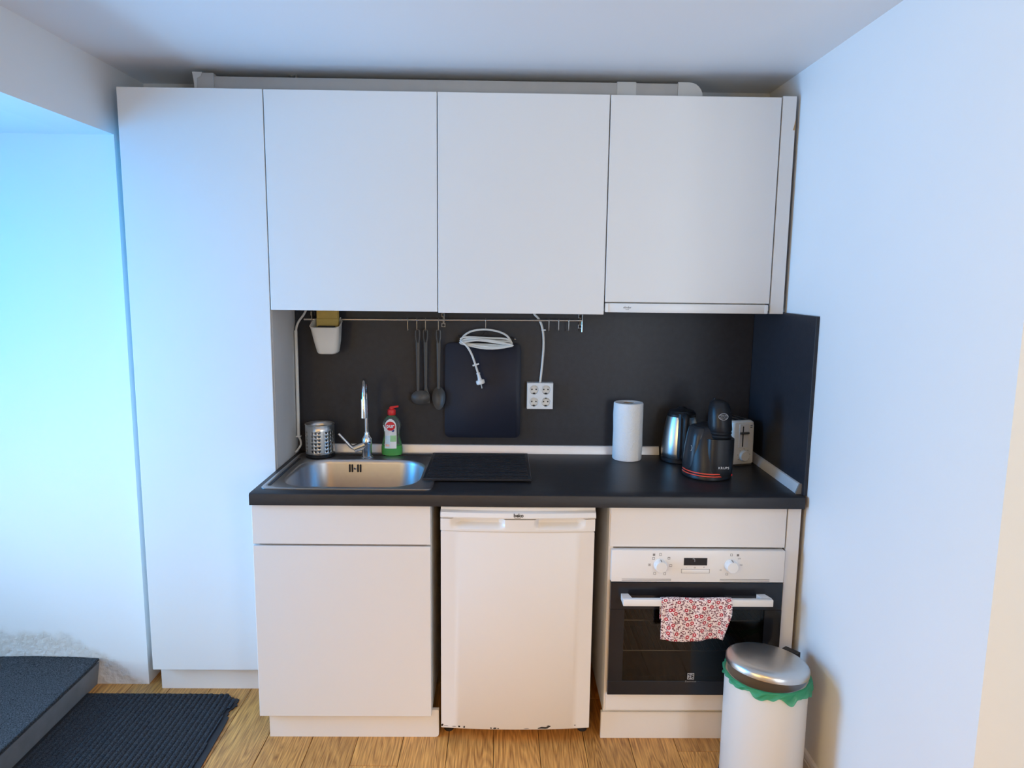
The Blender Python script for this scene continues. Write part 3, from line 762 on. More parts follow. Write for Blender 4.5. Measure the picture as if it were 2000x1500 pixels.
obj('drain', MB().lathe((0.8045, -0.3255, zr - 0.1576), [(0.042, 0), (0.042, 0.002), (0.036, 0.003), (0.02, 0.001)], 28), M['chrome'], t)

ft = thing('faucet', 'chrome kitchen tap with side lever and high curved spout behind the sink', 'faucet', (0.80, -0.107, zr - 0.002))
fz = zr - 0.002
obj('base', MB().lathe((0.80, -0.107, fz), [(0.0245, 0), (0.0245, 0.004), (0.020, 0.008), (0.0195, 0.05), (0.021, 0.054), (0.021, 0.078), (0.016, 0.086), (0.0105, 0.094), (0.0105, 0.104)], 28), M['chrome'], ft)
path = [(0.80, -0.107, fz + 0.10), (0.80, -0.107, 1.10), (0.80, -0.107, 1.152)]
for i in range(1, 13):
    a = pi * i / 12; path.append((0.80 + 0.018 * (1 - cos(a)) / 2, -0.177 + 0.070 * cos(a), 1.152 + 0.070 * sin(a)))
path.append((0.818, -0.247, 1.135))
obj('spout', MB().tube(path, [0.0075] * (len(path)), 16), M['chrome'], ft)
obj('outlet', MB().lathe((0.818, -0.247, 1.085), [(0.0085, 0), (0.0105, 0.002), (0.0105, 0.07), (0.0095, 0.074)], 20), M['chrome'], ft)
obj('lever_hub', MB().cyl((0.806, -0.110, 0.957), (0.752, -0.118, 0.936), 0.0165, 0.0155, 20), M['chrome'], ft)
lv = MB()
pts = smooth_path([(0.757, -0.119, 0.938), (0.741, -0.12, 0.946), (0.716, -0.121, 0.974), (0.694, -0.122, 0.999)], 5)
lr = []
for i, p in enumerate(pts):
    tt = i / (len(pts) - 1); w = 0.011 - 0.003 * tt; h = 0.0075 - 0.002 * tt
    d = (pts[min(i + 1, len(pts) - 1)] - pts[max(i - 1, 0)]).normalized(); nn = Vector((d.z, 0, -d.x))
    lr.append([p + Vector((0, 1, 0)) * w * cos(2 * pi * j / 12) + nn * h * sin(2 * pi * j / 12) for j in range(12)])
lv.loft(lr)
obj('lever', lv, M['chrome'], ft)

# ridged draining board lying over the right part of the sink
DX0, DX1, DY0, DY1 = 1.056, 1.442, -0.446, -0.048
db = MB().box(DX0, DX1, DY0, DY1, ZW + 0.0052, ZW + 0.0105, 0.002, 1)
for i in range(19):
    y = DY0 + 0.03 + i * (DY1 - DY0 - 0.05) / 18.0
    db.box(DX0 + 0.012, DX1 - 0.012, y - 0.0045, y + 0.0045, ZW + 0.0104, ZW + 0.0128, 0.001, 1)
db.box(DX0, DX1, DY0, DY0 + 0.007, ZW + 0.0104, ZW + 0.0145, 0.001, 1)
solo('draining_board', db, mat('dark_drain_plastic', (0.020, 0.020, 0.024), 0.45, var=0.15), 'flat black ridged draining board lying right of the sink basin', 'board', (1.25, -0.25, ZW))

# perforated cutlery holder
cc = (0.610, -0.083); cr = 0.0565; cz0, cz1 = zr - 0.0015, 1.030
t = thing('cutlery_holder', 'round stainless cutlery holder with punched holes beside the tap', 'holder', (cc[0], cc[1], cz0))
pw = MB(); ncol = 24; rows = [cz0 + 0.012, cz0 + 0.020] + [cz0 + 0.020 + 0.0147 * i for i in range(1, 7)] + [cz1]
a_off = radians(-90 - 5 - 22.5)
def cyl_p(u, z): return (cc[0] + cr * cos(u), cc[1] + cr * sin(u), z)
for c in range(ncol):
    u0 = a_off + 2 * pi * c / ncol; u1 = u0 + 2 * pi / ncol
    for rI in range(len(rows) - 1):
        z0, z1 = rows[rI], rows[rI + 1]
        if c % 4 != 3 and 1 <= rI <= 6:
            um, zm = (u0 + u1) / 2, (z0 + z1) / 2; du = 0.0042 / cr; dzz = 0.0042
            outer = [cyl_p(u, z) for u, z in ((u0, z0), (um, z0), (u1, z0), (u1, zm), (u1, z1), (um, z1), (u0, z1), (u0, zm))]
            inner = [cyl_p(um + du * cos(a), zm + dzz * sin(a)) for a in [radians(225 + 45 * q) for q in range(8)]]
            pw.add(outer + inner, [(q, (q + 1) % 8, 8 + (q + 1) % 8, 8 + q) for q in range(8)])
        else: pw.add([cyl_p(u, z) for u, z in ((u0, z0), (u1, z0), (u1, z1), (u0, z1))], [(0, 1, 2, 3)])
pw.weld = True
hw = obj('perforated_wall', pw, M['steel'], t, smooth=60)
sm = hw.modifiers.new('thickness', 'SOLIDIFY'); sm.thickness = 0.0012
obj('rim', MB().tube([(cc[0] + cr * cos(2 * pi * i / 40), cc[1] + cr * sin(2 * pi * i / 40), cz1) for i in range(40)], 0.0016, 6, True), M['steel'], t)
obj('base', MB().lathe((cc[0], cc[1], cz0), [(0.054, 0), (0.0572, 0.002), (0.0572, 0.0125), (0.055, 0.014), (0.0, 0.014)], 32), M['black_plastic'], t, label='black plastic base')

# washing-up liquid
bc = (0.893, -0.064)
t = thing('soap_bottle', 'clear washing-up liquid bottle with green soap and red push cap', 'bottle', (bc[0], bc[1], zr - 0.002))
bz = zr - 0.002
bprof = [(0.034, 0.0005), (0.040, 0.004), (0.0425, 0.014), (0.0425, 0.034), (0.0385, 0.055), (0.0335, 0.075), (0.032, 0.09), (0.034, 0.106), (0.0375, 0.120), (0.0365, 0.134), (0.030, 0.148), (0.019, 0.159), (0.0125, 0.164), (0.0115, 0.170)]
def brings(prof, k_=1.0, n=28):
    return [[(bc[0] + r * k_ * cos(2 * pi * j / n), bc[1] + r * 0.62 * k_ * sin(2 * pi * j / n), bz + h) for j in range(n)] for r, h in prof]
obj('bottle', MB().loft(brings(bprof)), M['bottle_plastic'], t)
lq = [(r, h) for r, h in bprof if h < 0.035]; lq[0] = (0.033, 0.0015); lq.append((0.0416, 0.0405))
obj('liquid', MB().loft(brings(lq, 0.955)), M['soap'], t, label='bright green liquid')
def bot_y(x, h):
    for (r0, h0), (r1, h1) in zip(bprof, bprof[1:]):
        if h0 <= h <= h1:
            r = r0 + (r1 - r0) * (h - h0) / (h1 - h0); break
    k_ = max(0.0, 1 - ((x - bc[0]) / r) ** 2)
    return bc[1] - 0.62 * r * math.sqrt(k_) - 0.0007
def patch(x0, x1, h0, h1, off=0.0, shape=None, nu=10, nv=10):
    def fn(u, v):
        x = x0 + (x1 - x0) * u; h = h0 + (h1 - h0) * v
        if shape: x, h = shape(u, v)
        return (x, bot_y(x, h) - off, bz + h)
    return MB().grid(fn, nu, nv)
def arch(u, v):
    w = 0.0235 if v < 0.72 else 0.0235 * math.sqrt(max(0.03, 1 - ((v - 0.72) / 0.28) ** 2))
    return bc[0] - 0.002 + (2 * u - 1) * w, 0.033 + v * 0.118
lb = obj('label', patch(0, 0, 0, 0, shape=arch, nv=20), M['white_plastic'], t, label='white printed label')
obj('label_picture', patch(bc[0] - 0.0245, bc[0] - 0.0035, 0.035, 0.083, 0.0004), M['label'], lb)
obj('label_leaf', patch(bc[0] - 0.0035, bc[0] + 0.0205, 0.06, 0.085, 0.0004), M['green_ink'], lb)
obj('label_hand', patch(bc[0] - 0.022, bc[0] - 0.006, 0.041, 0.050, 0.0007), M['label_peach'], lb)
disc = MB(); ring = []
for q in range(28):
    a = 2 * pi * q / 28; x = bc[0] - 0.002 + 0.0195 * cos(a); h = 0.1235 + 0.0185 * sin(a); ring.append((x, bot_y(x, h) - 0.0016, bz + h))
disc.add(ring + [(bc[0] - 0.002, bot_y(bc[0] - 0.002, 0.1235) - 0.0016, bz + 0.1235)], [(q, (q + 1) % 28, 28) for q in range(28)])
obj('logo_disc', disc, M['red_ink'], lb, smooth=60)
pt = text_mesh('pur', 0.0225, (bc[0] - 0.002, 0, 0.1245), EX, EZ, bold=0.0006)
for k_ in (0.0004, -0.0004):
    pass
pt.v = [(x, bot_y(x, z) - 0.0032, bz + z) for x, y, z in pt.v]
obj('logo_lettering', pt, M['white_ink'], lb, smooth=0)
sw = MB(); 
for (a, b, hh, hw_) in ((0.002, 0.013, 0.1035, 0.0035),):
    sw.add([(bc[0] + a, bot_y(bc[0] + a, hh) - 0.0026, bz + hh), (bc[0] + b, bot_y(bc[0] + b, hh + 0.006) - 0.0026, bz + hh + 0.006), (bc[0] + b, bot_y(bc[0] + b, hh) - 0.0026, bz + hh - 0.001), (bc[0] + a + 0.006, bot_y(bc[0], hh - 0.004) - 0.0026, bz + hh - 0.004)], [(0, 1, 2, 3)])
obj('logo_swoosh', sw, M['blue_ink'], lb, smooth=0)
cp_ = MB().lathe((bc[0], bc[1], bz), [(0.0155, 0.1655), (0.0165, 0.168), (0.0165, 0.184), (0.014, 0.188), (0.010, 0.190), (0.010, 0.196)], 24)
cp_.loft([[(bc[0] - 0.006, bc[1] - 0.006, bz + 0.190), (bc[0] - 0.006, bc[1] + 0.006, bz + 0.190), (bc[0] - 0.006, bc[1] + 0.006, bz + 0.199), (bc[0] - 0.006, bc[1] - 0.006, bz + 0.199)],
          [(bc[0] + 0.028, bc[1] - 0.004, bz + 0.197), (bc[0] + 0.028, bc[1] + 0.004, bz + 0.197), (bc[0] + 0.028, bc[1] + 0.004, bz + 0.204), (bc[0] + 0.028, bc[1] - 0.004, bz + 0.204)]])
obj('cap', cp_, M['red_plastic'], t, label='red push-pull cap')

# ------------------------------------------------------------------ rail, hooks and what hangs there
RZ, RY = 1.4425, -0.032
t = thing('utensil_rail', 'thin steel utensil rail under the wall cabinets across the splashback', 'rail', (1.13, RY, RZ))
obj('rod', MB().cyl((0.545, RY, RZ - 0.002), (1.655, RY, RZ + 0.005), 0.0042, n=12).cyl((1.652, RY, RZ + 0.006), (1.652, RY, 1.402), 0.0032, n=10), M['steel'], t)
for bxx in (0.572, 1.096, 1.647):
    bb_ = MB().box(bxx + 0.004, bxx + 0.0075, RY - 0.005, -0.002, RZ - 0.010, RZ + 0.030, 0.0008, 1)
    for dz in (-0.0205, 0.0205): bb_.box(bxx - 0.0085, bxx + 0.0085, -0.0035, -0.0004, RZ + dz - 0.0085, RZ + dz + 0.0085, 0.001, 1)
    bb_.box(bxx - 0.003, bxx + 0.003, -0.0030, -0.0005, RZ - 0.0125, RZ + 0.0125)
    b_ = obj('bracket', bb_, M['bracket'], t)
    for dz in (-0.0205, 0.0205): obj('screw', MB().lathe((bxx, -0.0036, RZ + dz), [(0.0055, 0), (0.005, -0.002), (0.002, -0.0025), (0.0018, -0.0012)], 14, 'Y'), M['black_matte'], b_)

def rail_z(x): return RZ - 0.002 + 0.007 * (x - 0.545) / 1.11
def hook_mesh(L=0.046):
    p = []
    for i in range(9):
        a = radians(-60 + 240 * i / 8); p.append((0, 0.0062 * -cos(a) if False else -0.0066 * cos(a + pi), 0.0066 * sin(a)))
    p = [(0, y, z) for (_, y, z) in p]
    p += [(0, -0.0068, -0.01), (0, -0.006, -L + 0.012)]
    for i in range(1, 7):
        a = radians(180 + 170 * i / 6); p.append((0, 0.0005 + 0.0065 * cos(a), -L + 0.010 + 0.0075 * sin(a)))
    return MB().tube(p, 0.0016, 7)
hk = make_mesh('rail_hook', hook_mesh(), M['steel'])
hooks = [(0.957, 'empty steel hook on the rail just left of the ladle'), (0.9935, 'steel hook on the rail that holds the ladle'), (1.0275, 'steel hook on the rail second right of the empty left hook'),
         (1.079, 'steel hook on the rail that holds the oval spoon'), (1.519, 'empty steel hook first right of the socket cable'), (1.558, 'empty steel hook second right of the socket cable'),
         (1.598, 'empty steel hook third right of the socket cable, near the rail end')]
for x, lab in hooks:
    h = bpy.data.objects.new('rail_hook', hk); COL.objects.link(h); h.location = (x, RY, rail_z(x)); tag(h, lab, 'hook', 'hooks on the utensil rail')

def handle_loop(x, y, zt, zb, w0=0.0076, w1=0.0078):
    """flat utensil handle with a split loop at the top"""
    mb = MB()
    pts = []
    for i in range(13):
        a = pi * i / 12; pts.append((x + w1 * cos(a), y, zt - 0.008 + 0.008 * sin(a)))
    pts = [(x + w0 * 0.35, y, zt - 0.062), (x + w1, y, zt - 0.030)] + pts + [(x - w1, y, zt - 0.030), (x - w0 * 0.35, y, zt - 0.062)]
    mb.tube(pts, 0.0030, 7)
    rings = []
    for i in range(9):
        u = i / 8; z = zt - 0.052 + (zb - zt + 0.052) * u; w = w0 * (1.15 - 0.45 * u)
        rings.append([(x + 0.000 + w * cos(2 * pi * j / 12), y + 0.0032 * sin(2 * pi * j / 12), z) for j in range(12)])
    mb.loft(rings)
    return mb
# hook bottoms are at rail_z - 0.046
def hb_z(x): return rail_z(x) - 0.0425
t = thing('ladle', 'dark grey nylon ladle hanging leftmost of the utensils', 'ladle', (0.9935, RY, hb_z(0.9935)))
lt_ = hb_z(0.9935) + 0.004
obj('handle', handle_loop(0.9965, RY - 0.004, lt_, 1.158), M['nylon'], t)
rings = []; n = 26
lcx, lcz = 1.0065, 1.131
for i in range(9):      # outer shell, bulging to the wall; opening faces the room
    a = pi / 2 * i / 8; r = cos(a); rings.append([(lcx + 0.0385 * r * cos(2 * pi * j / n), -0.037 + 0.026 * sin(a) * 0.9, lcz + 0.030 * r * sin(2 * pi * j / n)) for j in range(n)])
for i in range(7, -1, -1):
    a = pi / 2 * i / 8; r = cos(a) * 0.93
    rings.append([(lcx + 0.0385 * r * cos(2 * pi * j / n), -0.038 + 0.022 * sin(a) * 0.9, lcz + 0.030 * r * sin(2 * pi * j / n)) for j in range(n)])
rings = [rings[-1]] + rings[:8]
fr_ = [[(lcx + k_ * 0.0385 * cos(2 * pi * j / n), -0.038 - 0.016 * (1 - k_ * k_), lcz + k_ * 0.030 * sin(2 * pi * j / n) - 0.004 * (1 - k_)) for j in range(n)] for k_ in (0.05, 0.3, 0.55, 0.8, 0.95, 1.0)]
bk = [[(lcx + k_ * 0.0385 * cos(2 * pi * j / n), -0.034 + 0.006 * (1 - k_ * k_), lcz + k_ * 0.030 * sin(2 * pi * j / n)) for j in range(n)] for k_ in (1.0, 0.7, 0.3, 0.05)]
obj('bowl', MB().loft(fr_ + bk), M['nylon'], t, smooth=60)
t = thing('kitchen_utensil', 'dark grey utensil hanging half hidden behind the ladle on the rail', 'utensil', (1.0275, RY, hb_z(1.0275)))
obj('handle', handle_loop(1.0265, RY + 0.006, hb_z(1.0275) + 0.004, 1.165), M['nylon'], t)
bl = [[(1.0265 + w * cos(2 * pi * j / 12), RY + 0.010 + 0.0022 * sin(2 * pi * j / 12), z) for j in range(12)] for w, z in ((0.006, 1.17), (0.009, 1.155), (0.016, 1.140), (0.0175, 1.120), (0.016, 1.106))]
obj('blade', MB().loft(bl), M['nylon'], t)
t = thing('serving_spoon', 'dark grey oval serving spoon hanging rightmost of the utensils', 'spoon', (1.079, RY, hb_z(1.079)))
obj('handle', handle_loop(1.0795, RY - 0.004, hb_z(1.079) + 0.004, 1.168), M['nylon'], t)
sx, sz = 1.0795, 1.129
def egg(k_, j, n):
    a = 2 * pi * j / n; w = 0.0265 * (1 + 0.10 * sin(a)); return sx + k_ * w * cos(a), sz + k_ * 0.047 * sin(a)
sp_ = []
for k_, y in ((0.05, -0.0225), (0.4, -0.0245), (0.75, -0.030), (0.93, -0.0365), (1.0, -0.0385), (1.0, -0.0345), (0.75, -0.026), (0.4, -0.020), (0.05, -0.018)):
    sp_.append([(egg(k_, j, 28)[0], y, egg(k_, j, 28)[1]) for j in range(28)])
obj('bowl', MB().loft(sp_), M['nylon'], t, smooth=60)

# wire clip hanger
hx = 1.267
t = thing('wire_hanger', 'thin black wire clip hanger hooked on the middle of the rail', 'hanger', (hx, RY, rail_z(hx)))
hz = 1.380
hm = MB()
hook = []
for i in range(9):
    a = radians(-70 + 250 * i / 8); hook.append((hx, RY + 0.0062 * cos(a), rail_z(hx) + 0.0062 * sin(a)))
hook += [(hx, RY - 0.0055, rail_z(hx) - 0.02), (hx, RY - 0.004, hz + 0.026)]
obj('hook', MB().tube(hook, 0.0015, 7), M['steel'], t)
obj('bar', MB().tube(smooth_path([(1.158, -0.038, 1.384), (1.20, -0.038, 1.3845), (1.245, -0.037, hz + 0.001), (1.258, -0.036, hz + 0.012), (1.267, -0.036, hz + 0.021), (1.278, -0.036, hz + 0.012), (1.288, -0.037, hz - 0.003), (1.34, -0.037, 1.374), (1.385, -0.037, 1.371)], 5), 0.0016, 7)
    .tube([(1.158, -0.040, 1.384), (1.156, -0.040, 1.379), (1.165, -0.040, 1.376), (1.205, -0.039, 1.376)], 0.0014, 7), M['black_plastic'], t)
obj('end_knob', MB().lathe((1.384, -0.037, 1.3712), [(0.001, -0.005), (0.0048, -0.002), (0.0048, 0.002), (0.001, 0.005)], 12, 'X'), M['chrome'], t, label='shiny round end')
for cx_ in (1.172, 1.372):
    obj('clip', MB().box(cx_ - 0.007, cx_ + 0.007, -0.0365, -0.0095, 1.346, 1.378, 0.001, 1), M['black_plastic'], t)

# dark flat board held by the hanger
bd = MB(); 
rr = rrect(1.104, 1.408, 0.968, 1.352, 0.022, 0, 6)
bd.loft([[(x, -0.0265, z) for x, z, _ in rr], [(x, -0.0255, z) for x, z, _ in [(a, b, 0) for a, b, _ in rrect(1.1025, 1.4095, 0.9665, 1.3535, 0.0235, 0, 6)]], [(x, -0.0185, z) for x, z, _ in rrect(1.1025, 1.4095, 0.9665, 1.3535, 0.0235, 0, 6)]])
bd.box(1.16, 1.36, -0.0185, -0.001, 1.0, 1.02)
solo('cutting_board', bd, M['slate_glass'], 'large blue-black flat board hanging on the splashback below the coiled cable', 'board', (1.256, -0.02, 0.967))

# coiled white power cord
t = thing('coiled_extension', 'coiled white power cable with plug hanging over the wire hanger', 'cable', (1.267, -0.045, 1.36))
cp2 = []
loops = [(1.268, 1.363, 0.102, 0.016, -0.047), (1.272, 1.358, 0.100, 0.013, -0.052), (1.266, 1.354, 0.101, 0.010, -0.058), (1.272, 1.352, 0.104, 0.014, -0.063)]
for li, (cx_, cz_, a_, b_, y_) in enumerate(loops):
    for i in range(28):
        a = 2 * pi * i / 28 + pi
        tl = -0.10 * (cos(a))
        y2 = y_ + 0.003 * sin(a * 2 + li) if li < 3 else y_
        cp2.append((cx_ + a_ * cos(a), y2 - 0.006 * i / 28, cz_ + b_ * sin(a) - 0.004 * cos(a) + 0.003 * sin(3 * a + li)))
coil = MB().tube(cp2, 0.0041, 8)
arch_p = smooth_path([(1.170, -0.046, 1.360), (1.180, -0.046, 1.382), (1.212, -0.045, 1.402), (1.262, -0.0455, 1.409), (1.312, -0.045, 1.403), (1.348, -0.045, 1.388), (1.366, -0.046, 1.368)], 6)
coil.tube(arch_p, 0.0041, 8)
obj('coil', coil, M['cable'], t)
tail = smooth_path([(1.170, -0.060, 1.362), (1.178, -0.070, 1.359), (1.197, -0.070, 1.340), (1.213, -0.066, 1.311), (1.222, -0.062, 1.286), (1.231, -0.058, 1.258), (1.238, -0.056, 1.235)], 6)
obj('tail', MB().tube(tail, 0.0044, 8), M['cable'], t)
obj('cable_tie', MB().cyl((1.2165, -0.059, 1.2655), (1.2415, -0.061, 1.2735), 0.0036, n=8), M['white_plastic'], t)
dv = (Vector((1.250, -0.056, 1.190)) - Vector((1.238, -0.056, 1.235))).normalized()
p0 = Vector((1.238, -0.056, 1.237))
pg = MB().tube([p0, p0 + dv * 0.004, p0 + dv * 0.006, p0 + dv * 0.022, p0 + dv * 0.032], [0.007, 0.0082, 0.0062, 0.0070, 0.0095], 14)
pg.tube([p0 + dv * 0.030, p0 + dv * 0.033, p0 + dv * 0.044, p0 + dv * 0.047], [0.0155, 0.0175, 0.0175, 0.015], 18)
obj('plug', pg, M['white_plastic'], t)
sd = Vector((0, 1, 0))
obj('plug_pin', MB().tube([p0 + dv * 0.046 + sd * 0.008, p0 + dv * 0.064 + sd * 0.008], 0.0021, 8), M['steel'], t)
obj('plug_pin', MB().tube([p0 + dv * 0.046 - sd * 0.008, p0 + dv * 0.064 - sd * 0.008], 0.0021, 8), M['steel'], t)

# four-way socket
t = thing('power_socket', 'white square four-way wall socket with its cable on the splashback', 'socket', (1.4885, 0, 1.088))
s0, s1, q0, q1, sy_ = 1.4365, 1.5405, 1.089, 1.1945, -0.034
half = 16
hs = MB()
mx_, mz_ = (s0 + s1) / 2, (q0 + q1) / 2
for (a0, a1) in ((s0, mx_), (mx_, s1)):
    for (c0, c1) in ((q0, mz_), (mz_, q1)):
        ccx = (a0 + a1) / 2 + (0.002 if a0 == s0 else -0.002); ccz = (c0 + c1) / 2 + (0.0015 if c0 == q0 else -0.0015)
        nn = 32; outer = []; inner = []; deep = []
        for q in range(nn):
            a = 2 * pi * q / nn - 3 * pi / 4
            ca, sa = cos(a), sin(a); k_ = 1 / max(abs(ca), abs(sa))
            ox = (a0 + a1) / 2 + (a1 - a0) / 2 * ca * k_; oz = (c0 + c1) / 2 + (c1 - c0) / 2 * sa * k_
            outer.append((ox, sy_, oz)); inner.append((ccx + 0.0185 * ca, sy_, ccz + 0.0185 * sa)); deep.append((ccx + 0.0178 * ca, sy_ + 0.015, ccz + 0.0178 * sa))
        hs.add(outer + inner + deep, [(q, (q + 1) % nn, nn + (q + 1) % nn, nn + q) for q in range(nn)] + [(nn + q, nn + (q + 1) % nn, 2 * nn + (q + 1) % nn, 2 * nn + q) for q in range(nn)] + [tuple(2 * nn + q for q in range(nn))])
hs.add([(s0, sy_, q0), (s1, sy_, q0), (s1, sy_, q1), (s0, sy_, q1), (s0 - .001, -0.0004, q0 - .001), (s1 + .001, -0.0004, q0 - .001), (s1 + .001, -0.0004, q1 + .001), (s0 - .001, -0.0004, q1 + .001)], [(0, 1, 5, 4), (1, 2, 6, 5), (2, 3, 7, 6), (3, 0, 4, 7)])
obj('housing', hs, M['white_plastic'], t, smooth=30)
for (ax_, az) in ((0, 0), (1, 0), (0, 1), (1, 1)):
    ccx = s0 + (s1 - s0) * (0.25 + 0.5 * ax_) + (0.002 if ax_ == 0 else -0.002); ccz = q0 + (q1 - q0) * (0.25 + 0.5 * az) + (0.0015 if az == 0 else -0.0015)
    fy = sy_ + 0.0147
    oh = MB()
    for dx in (-0.0085, 0.0085): oh.lathe((ccx + dx, fy, ccz), [(0.0029, 0), (0.0029, -0.0006)], 12, 'Y')
    oh.box(ccx - 0.004, ccx + 0.004, fy - 0.011, fy - 0.0002, ccz - 0.0175, ccz - 0.0135)
    if (ax_, az) == (1, 0): oh.box(ccx - 0.0035, ccx + 0.0035, fy - 0.011, fy - 0.0002, ccz + 0.0135, ccz + 0.0175)
    obj('socket_hole', oh, M['ink'], t, smooth=0, label='dark contact openings')
cabp = smooth_path([(1.4565, -0.006, 1.492), (1.462, -0.008, 1.470), (1.478, -0.012, 1.453), (1.4915, -0.012, 1.425), (1.499, -0.010, 1.385), (1.5005, -0.009, 1.335), (1.4965, -0.009, 1.27), (1.4905, -0.011, 1.205), (1.489, -0.012, 1.192)], 6)
obj('cable', MB().tube(cabp, 0.0048, 8), M['cable'], t)
obj('cable_clip', MB().box(1.491, 1.5085, -0.017, -0.0006, 1.404, 1.410, 0.001, 1), M['white_plastic'], t)

# white cable down the side of the tall cabinet
t = thing('wall_cable', 'white cable running down the corner by the tall cabinet side', 'cable', (0.51, -0.02, 0.91))
obj('cable', MB().tube(smooth_path([(0.556, -0.006, 1.495), (0.540, -0.009, 1.460), (0.519, -0.014, 1.430), (0.510, -0.020, 1.400), (0.509, -0.021, 1.36)], 6), 0.0046, 8)
    , M['cable'], t)
obj('cable_end', MB().tube(smooth_path([(0.5095, -0.030, 0.966), (0.517, -0.030, 0.948), (0.518, -0.034, 0.930), (0.5105, -0.048, 0.916), (0.505, -0.062, 0.9085)], 6), 0.0042, 8), M['cable'], t)
obj('cable_duct', MB().tube([(0.5085, -0.021, 1.395), (0.5085, -0.0205, 1.28), (0.509, -0.025, 1.10), (0.5095, -0.030, 0.968)], 0.0066, 8), M['cable'], t)
obj('cable_clip', MB().box(0.5002, 0.520, -0.037, -0.021, 0.964, 0.9685), M['white_plastic'], t, smooth=0)

# white caddy hooked over the rail, with cloths
cx0_, cx1_ = 0.584, 0.703
t = thing('rail_caddy', 'small white plastic caddy hooked on the rail at the left', 'caddy', (0.645, -0.08, 1.31))
def cad(z, x0, x1, y0, y1, r): return rrect(x0, x1, y0, y1, r, z, 6)
co = [cad(1.3095, 0.620, 0.675, -0.098, -0.052, 0.014), cad(1.311, 0.614, 0.682, -0.103, -0.047, 0.017), cad(1.318, 0.609, 0.690, -0.107, -0.043, 0.020), cad(1.36, 0.5985, 0.6965, -0.112, -0.0385, 0.022), cad(1.413, 0.5865, 0.7015, -0.118, -0.0375, 0.023), cad(1.4165, 0.584, 0.704, -0.121, -0.0375, 0.025), cad(1.4185, 0.585, 0.703, -0.12, -0.038, 0.024)]
ci = [cad(1.4185, 0.588, 0.700, -0.117, -0.040, 0.021), cad(1.36, 0.6005, 0.6945, -0.110, -0.0405, 0.02), cad(1.32, 0.612, 0.687, -0.104, -0.046, 0.018), cad(1.315, 0.63, 0.667, -0.09, -0.06, 0.012)]
co = [[(x, y, z + (max(0, (y + 0.118) / 0.08) * 0.030 - 0.004 if z > 1.41 else 0)) for x, y, z in r] for r in co]; ci = [[(x, y, z + (max(0, (y + 0.118) / 0.08) * 0.030 - 0.004 if z > 1.41 else 0)) for x, y, z in r] for r in ci]
obj('container', MB().loft(co + ci), M['cream_plastic'], t)
for xx in (0.600, 0.690):
    cl_ = MB().tube([(xx, -0.0392, 1.438), (xx, -0.0392, 1.4475), (xx, -0.034, 1.4498), (xx, -0.0265, 1.4490), (xx, -0.0255, 1.440)], 0.0015, 6)
    obj('caddy_hook', cl_, M['cream_plastic'], t)
yc = MB().box(0.6045, 0.688, -0.068, -0.060, 1.345, 1.489, 0.002, 1).box(0.6035, 0.6895, -0.0595, -0.050, 1.345, 1.485, 0.002, 1).box(0.6055, 0.6905, -0.0745, -0.0685, 1.352, 1.447, 0.0015, 1)
solo('sponge_cloth', yc, M['yellow_cloth'], 'folded yellow sponge cloths standing in the white rail caddy', 'cloth', (0.645, -0.062, 1.345))
solo('scouring_pad', MB().box(0.613, 0.681, -0.098, -0.0765, 1.345, 1.4195, 0.004, 2), M['dark_cloth'], 'dark scouring pad in front of the yellow cloths in the caddy', 'pad', (0.645, -0.085, 1.345))

# ------------------------------------------------------------------ things on the right of the worktop
pc = (1.8405, -0.080); pr = 0.0585
t = thing('paper_towel_roll', 'upright white paper towel roll on the worktop', 'paper roll', (pc[0], pc[1], ZW))
pv = [(0.0215, 0.001), (0.0568, 0.001), (pr, 0.004), (pr + 0.0008, 0.06), (pr - 0.0004, 0.12), (pr + 0.0008, 0.18), (pr, 0.227), (0.056, 0.2305), (0.0225, 0.230), (0.0215, 0.229)]
rings = []
for r, h in pv:
    rings.append([(pc[0] + (r + (0.0007 * sin(5 * 2 * pi * j / 48 + h * 30) if r > 0.05 else 0)) * cos(2 * pi * j / 48), pc[1] + r * sin(2 * pi * j / 48), ZW + h) for j in range(48)])
rings.append(rings[0])
obj('roll', MB().loft(rings, False, False), M['paper'], t, smooth=50)
obj('core', MB().lathe((pc[0], pc[1], ZW), [(0.0212, 0.001), (0.0212, 0.2285), (0.0195, 0.2285), (0.0195, 0.001)], 28), M['cardboard'], t)
obj('loose_sheet', MB().grid(lambda u, v: (pc[0] + (pr + 0.0016 + 0.002 * u) * cos(radians(-100 + 45 * u)), pc[1] + (pr + 0.0016 + 0.002 * u) * sin(radians(-100 + 45 * u)), ZW + 0.0015 + 0.003 * u * (v < 0.1) + v * 0.226), 12, 6), M['paper'], t, smooth=60)

# kettle
kc = (2.050, -0.098)
t = thing('kettle', 'stainless steel kettle with black handle behind the coffee machine', 'kettle', (kc[0], kc[1], ZW))
obj('power_base', MB().lathe((kc[0], kc[1], ZW), [(0.070, 0.0005), (0.075, 0.003), (0.075, 0.014), (0.068, 0.019), (0.0, 0.019)], 36), M['black_plastic'], t, label='black power base')
obj('body', MB().lathe((kc[0], kc[1], ZW), [(0.070, 0.0195), (0.0735, 0.024), (0.0745, 0.04), (0.072, 0.08), (0.066, 0.13), (0.058, 0.172), (0.055, 0.182)], 44), M['steel'], t)
obj('lid', MB().lathe((kc[0], kc[1], ZW), [(0.0555, 0.182), (0.0555, 0.192), (0.047, 0.204), (0.02, 0.211), (0.012, 0.218), (0.0, 0.219)], 36), M['black_plastic'], t)
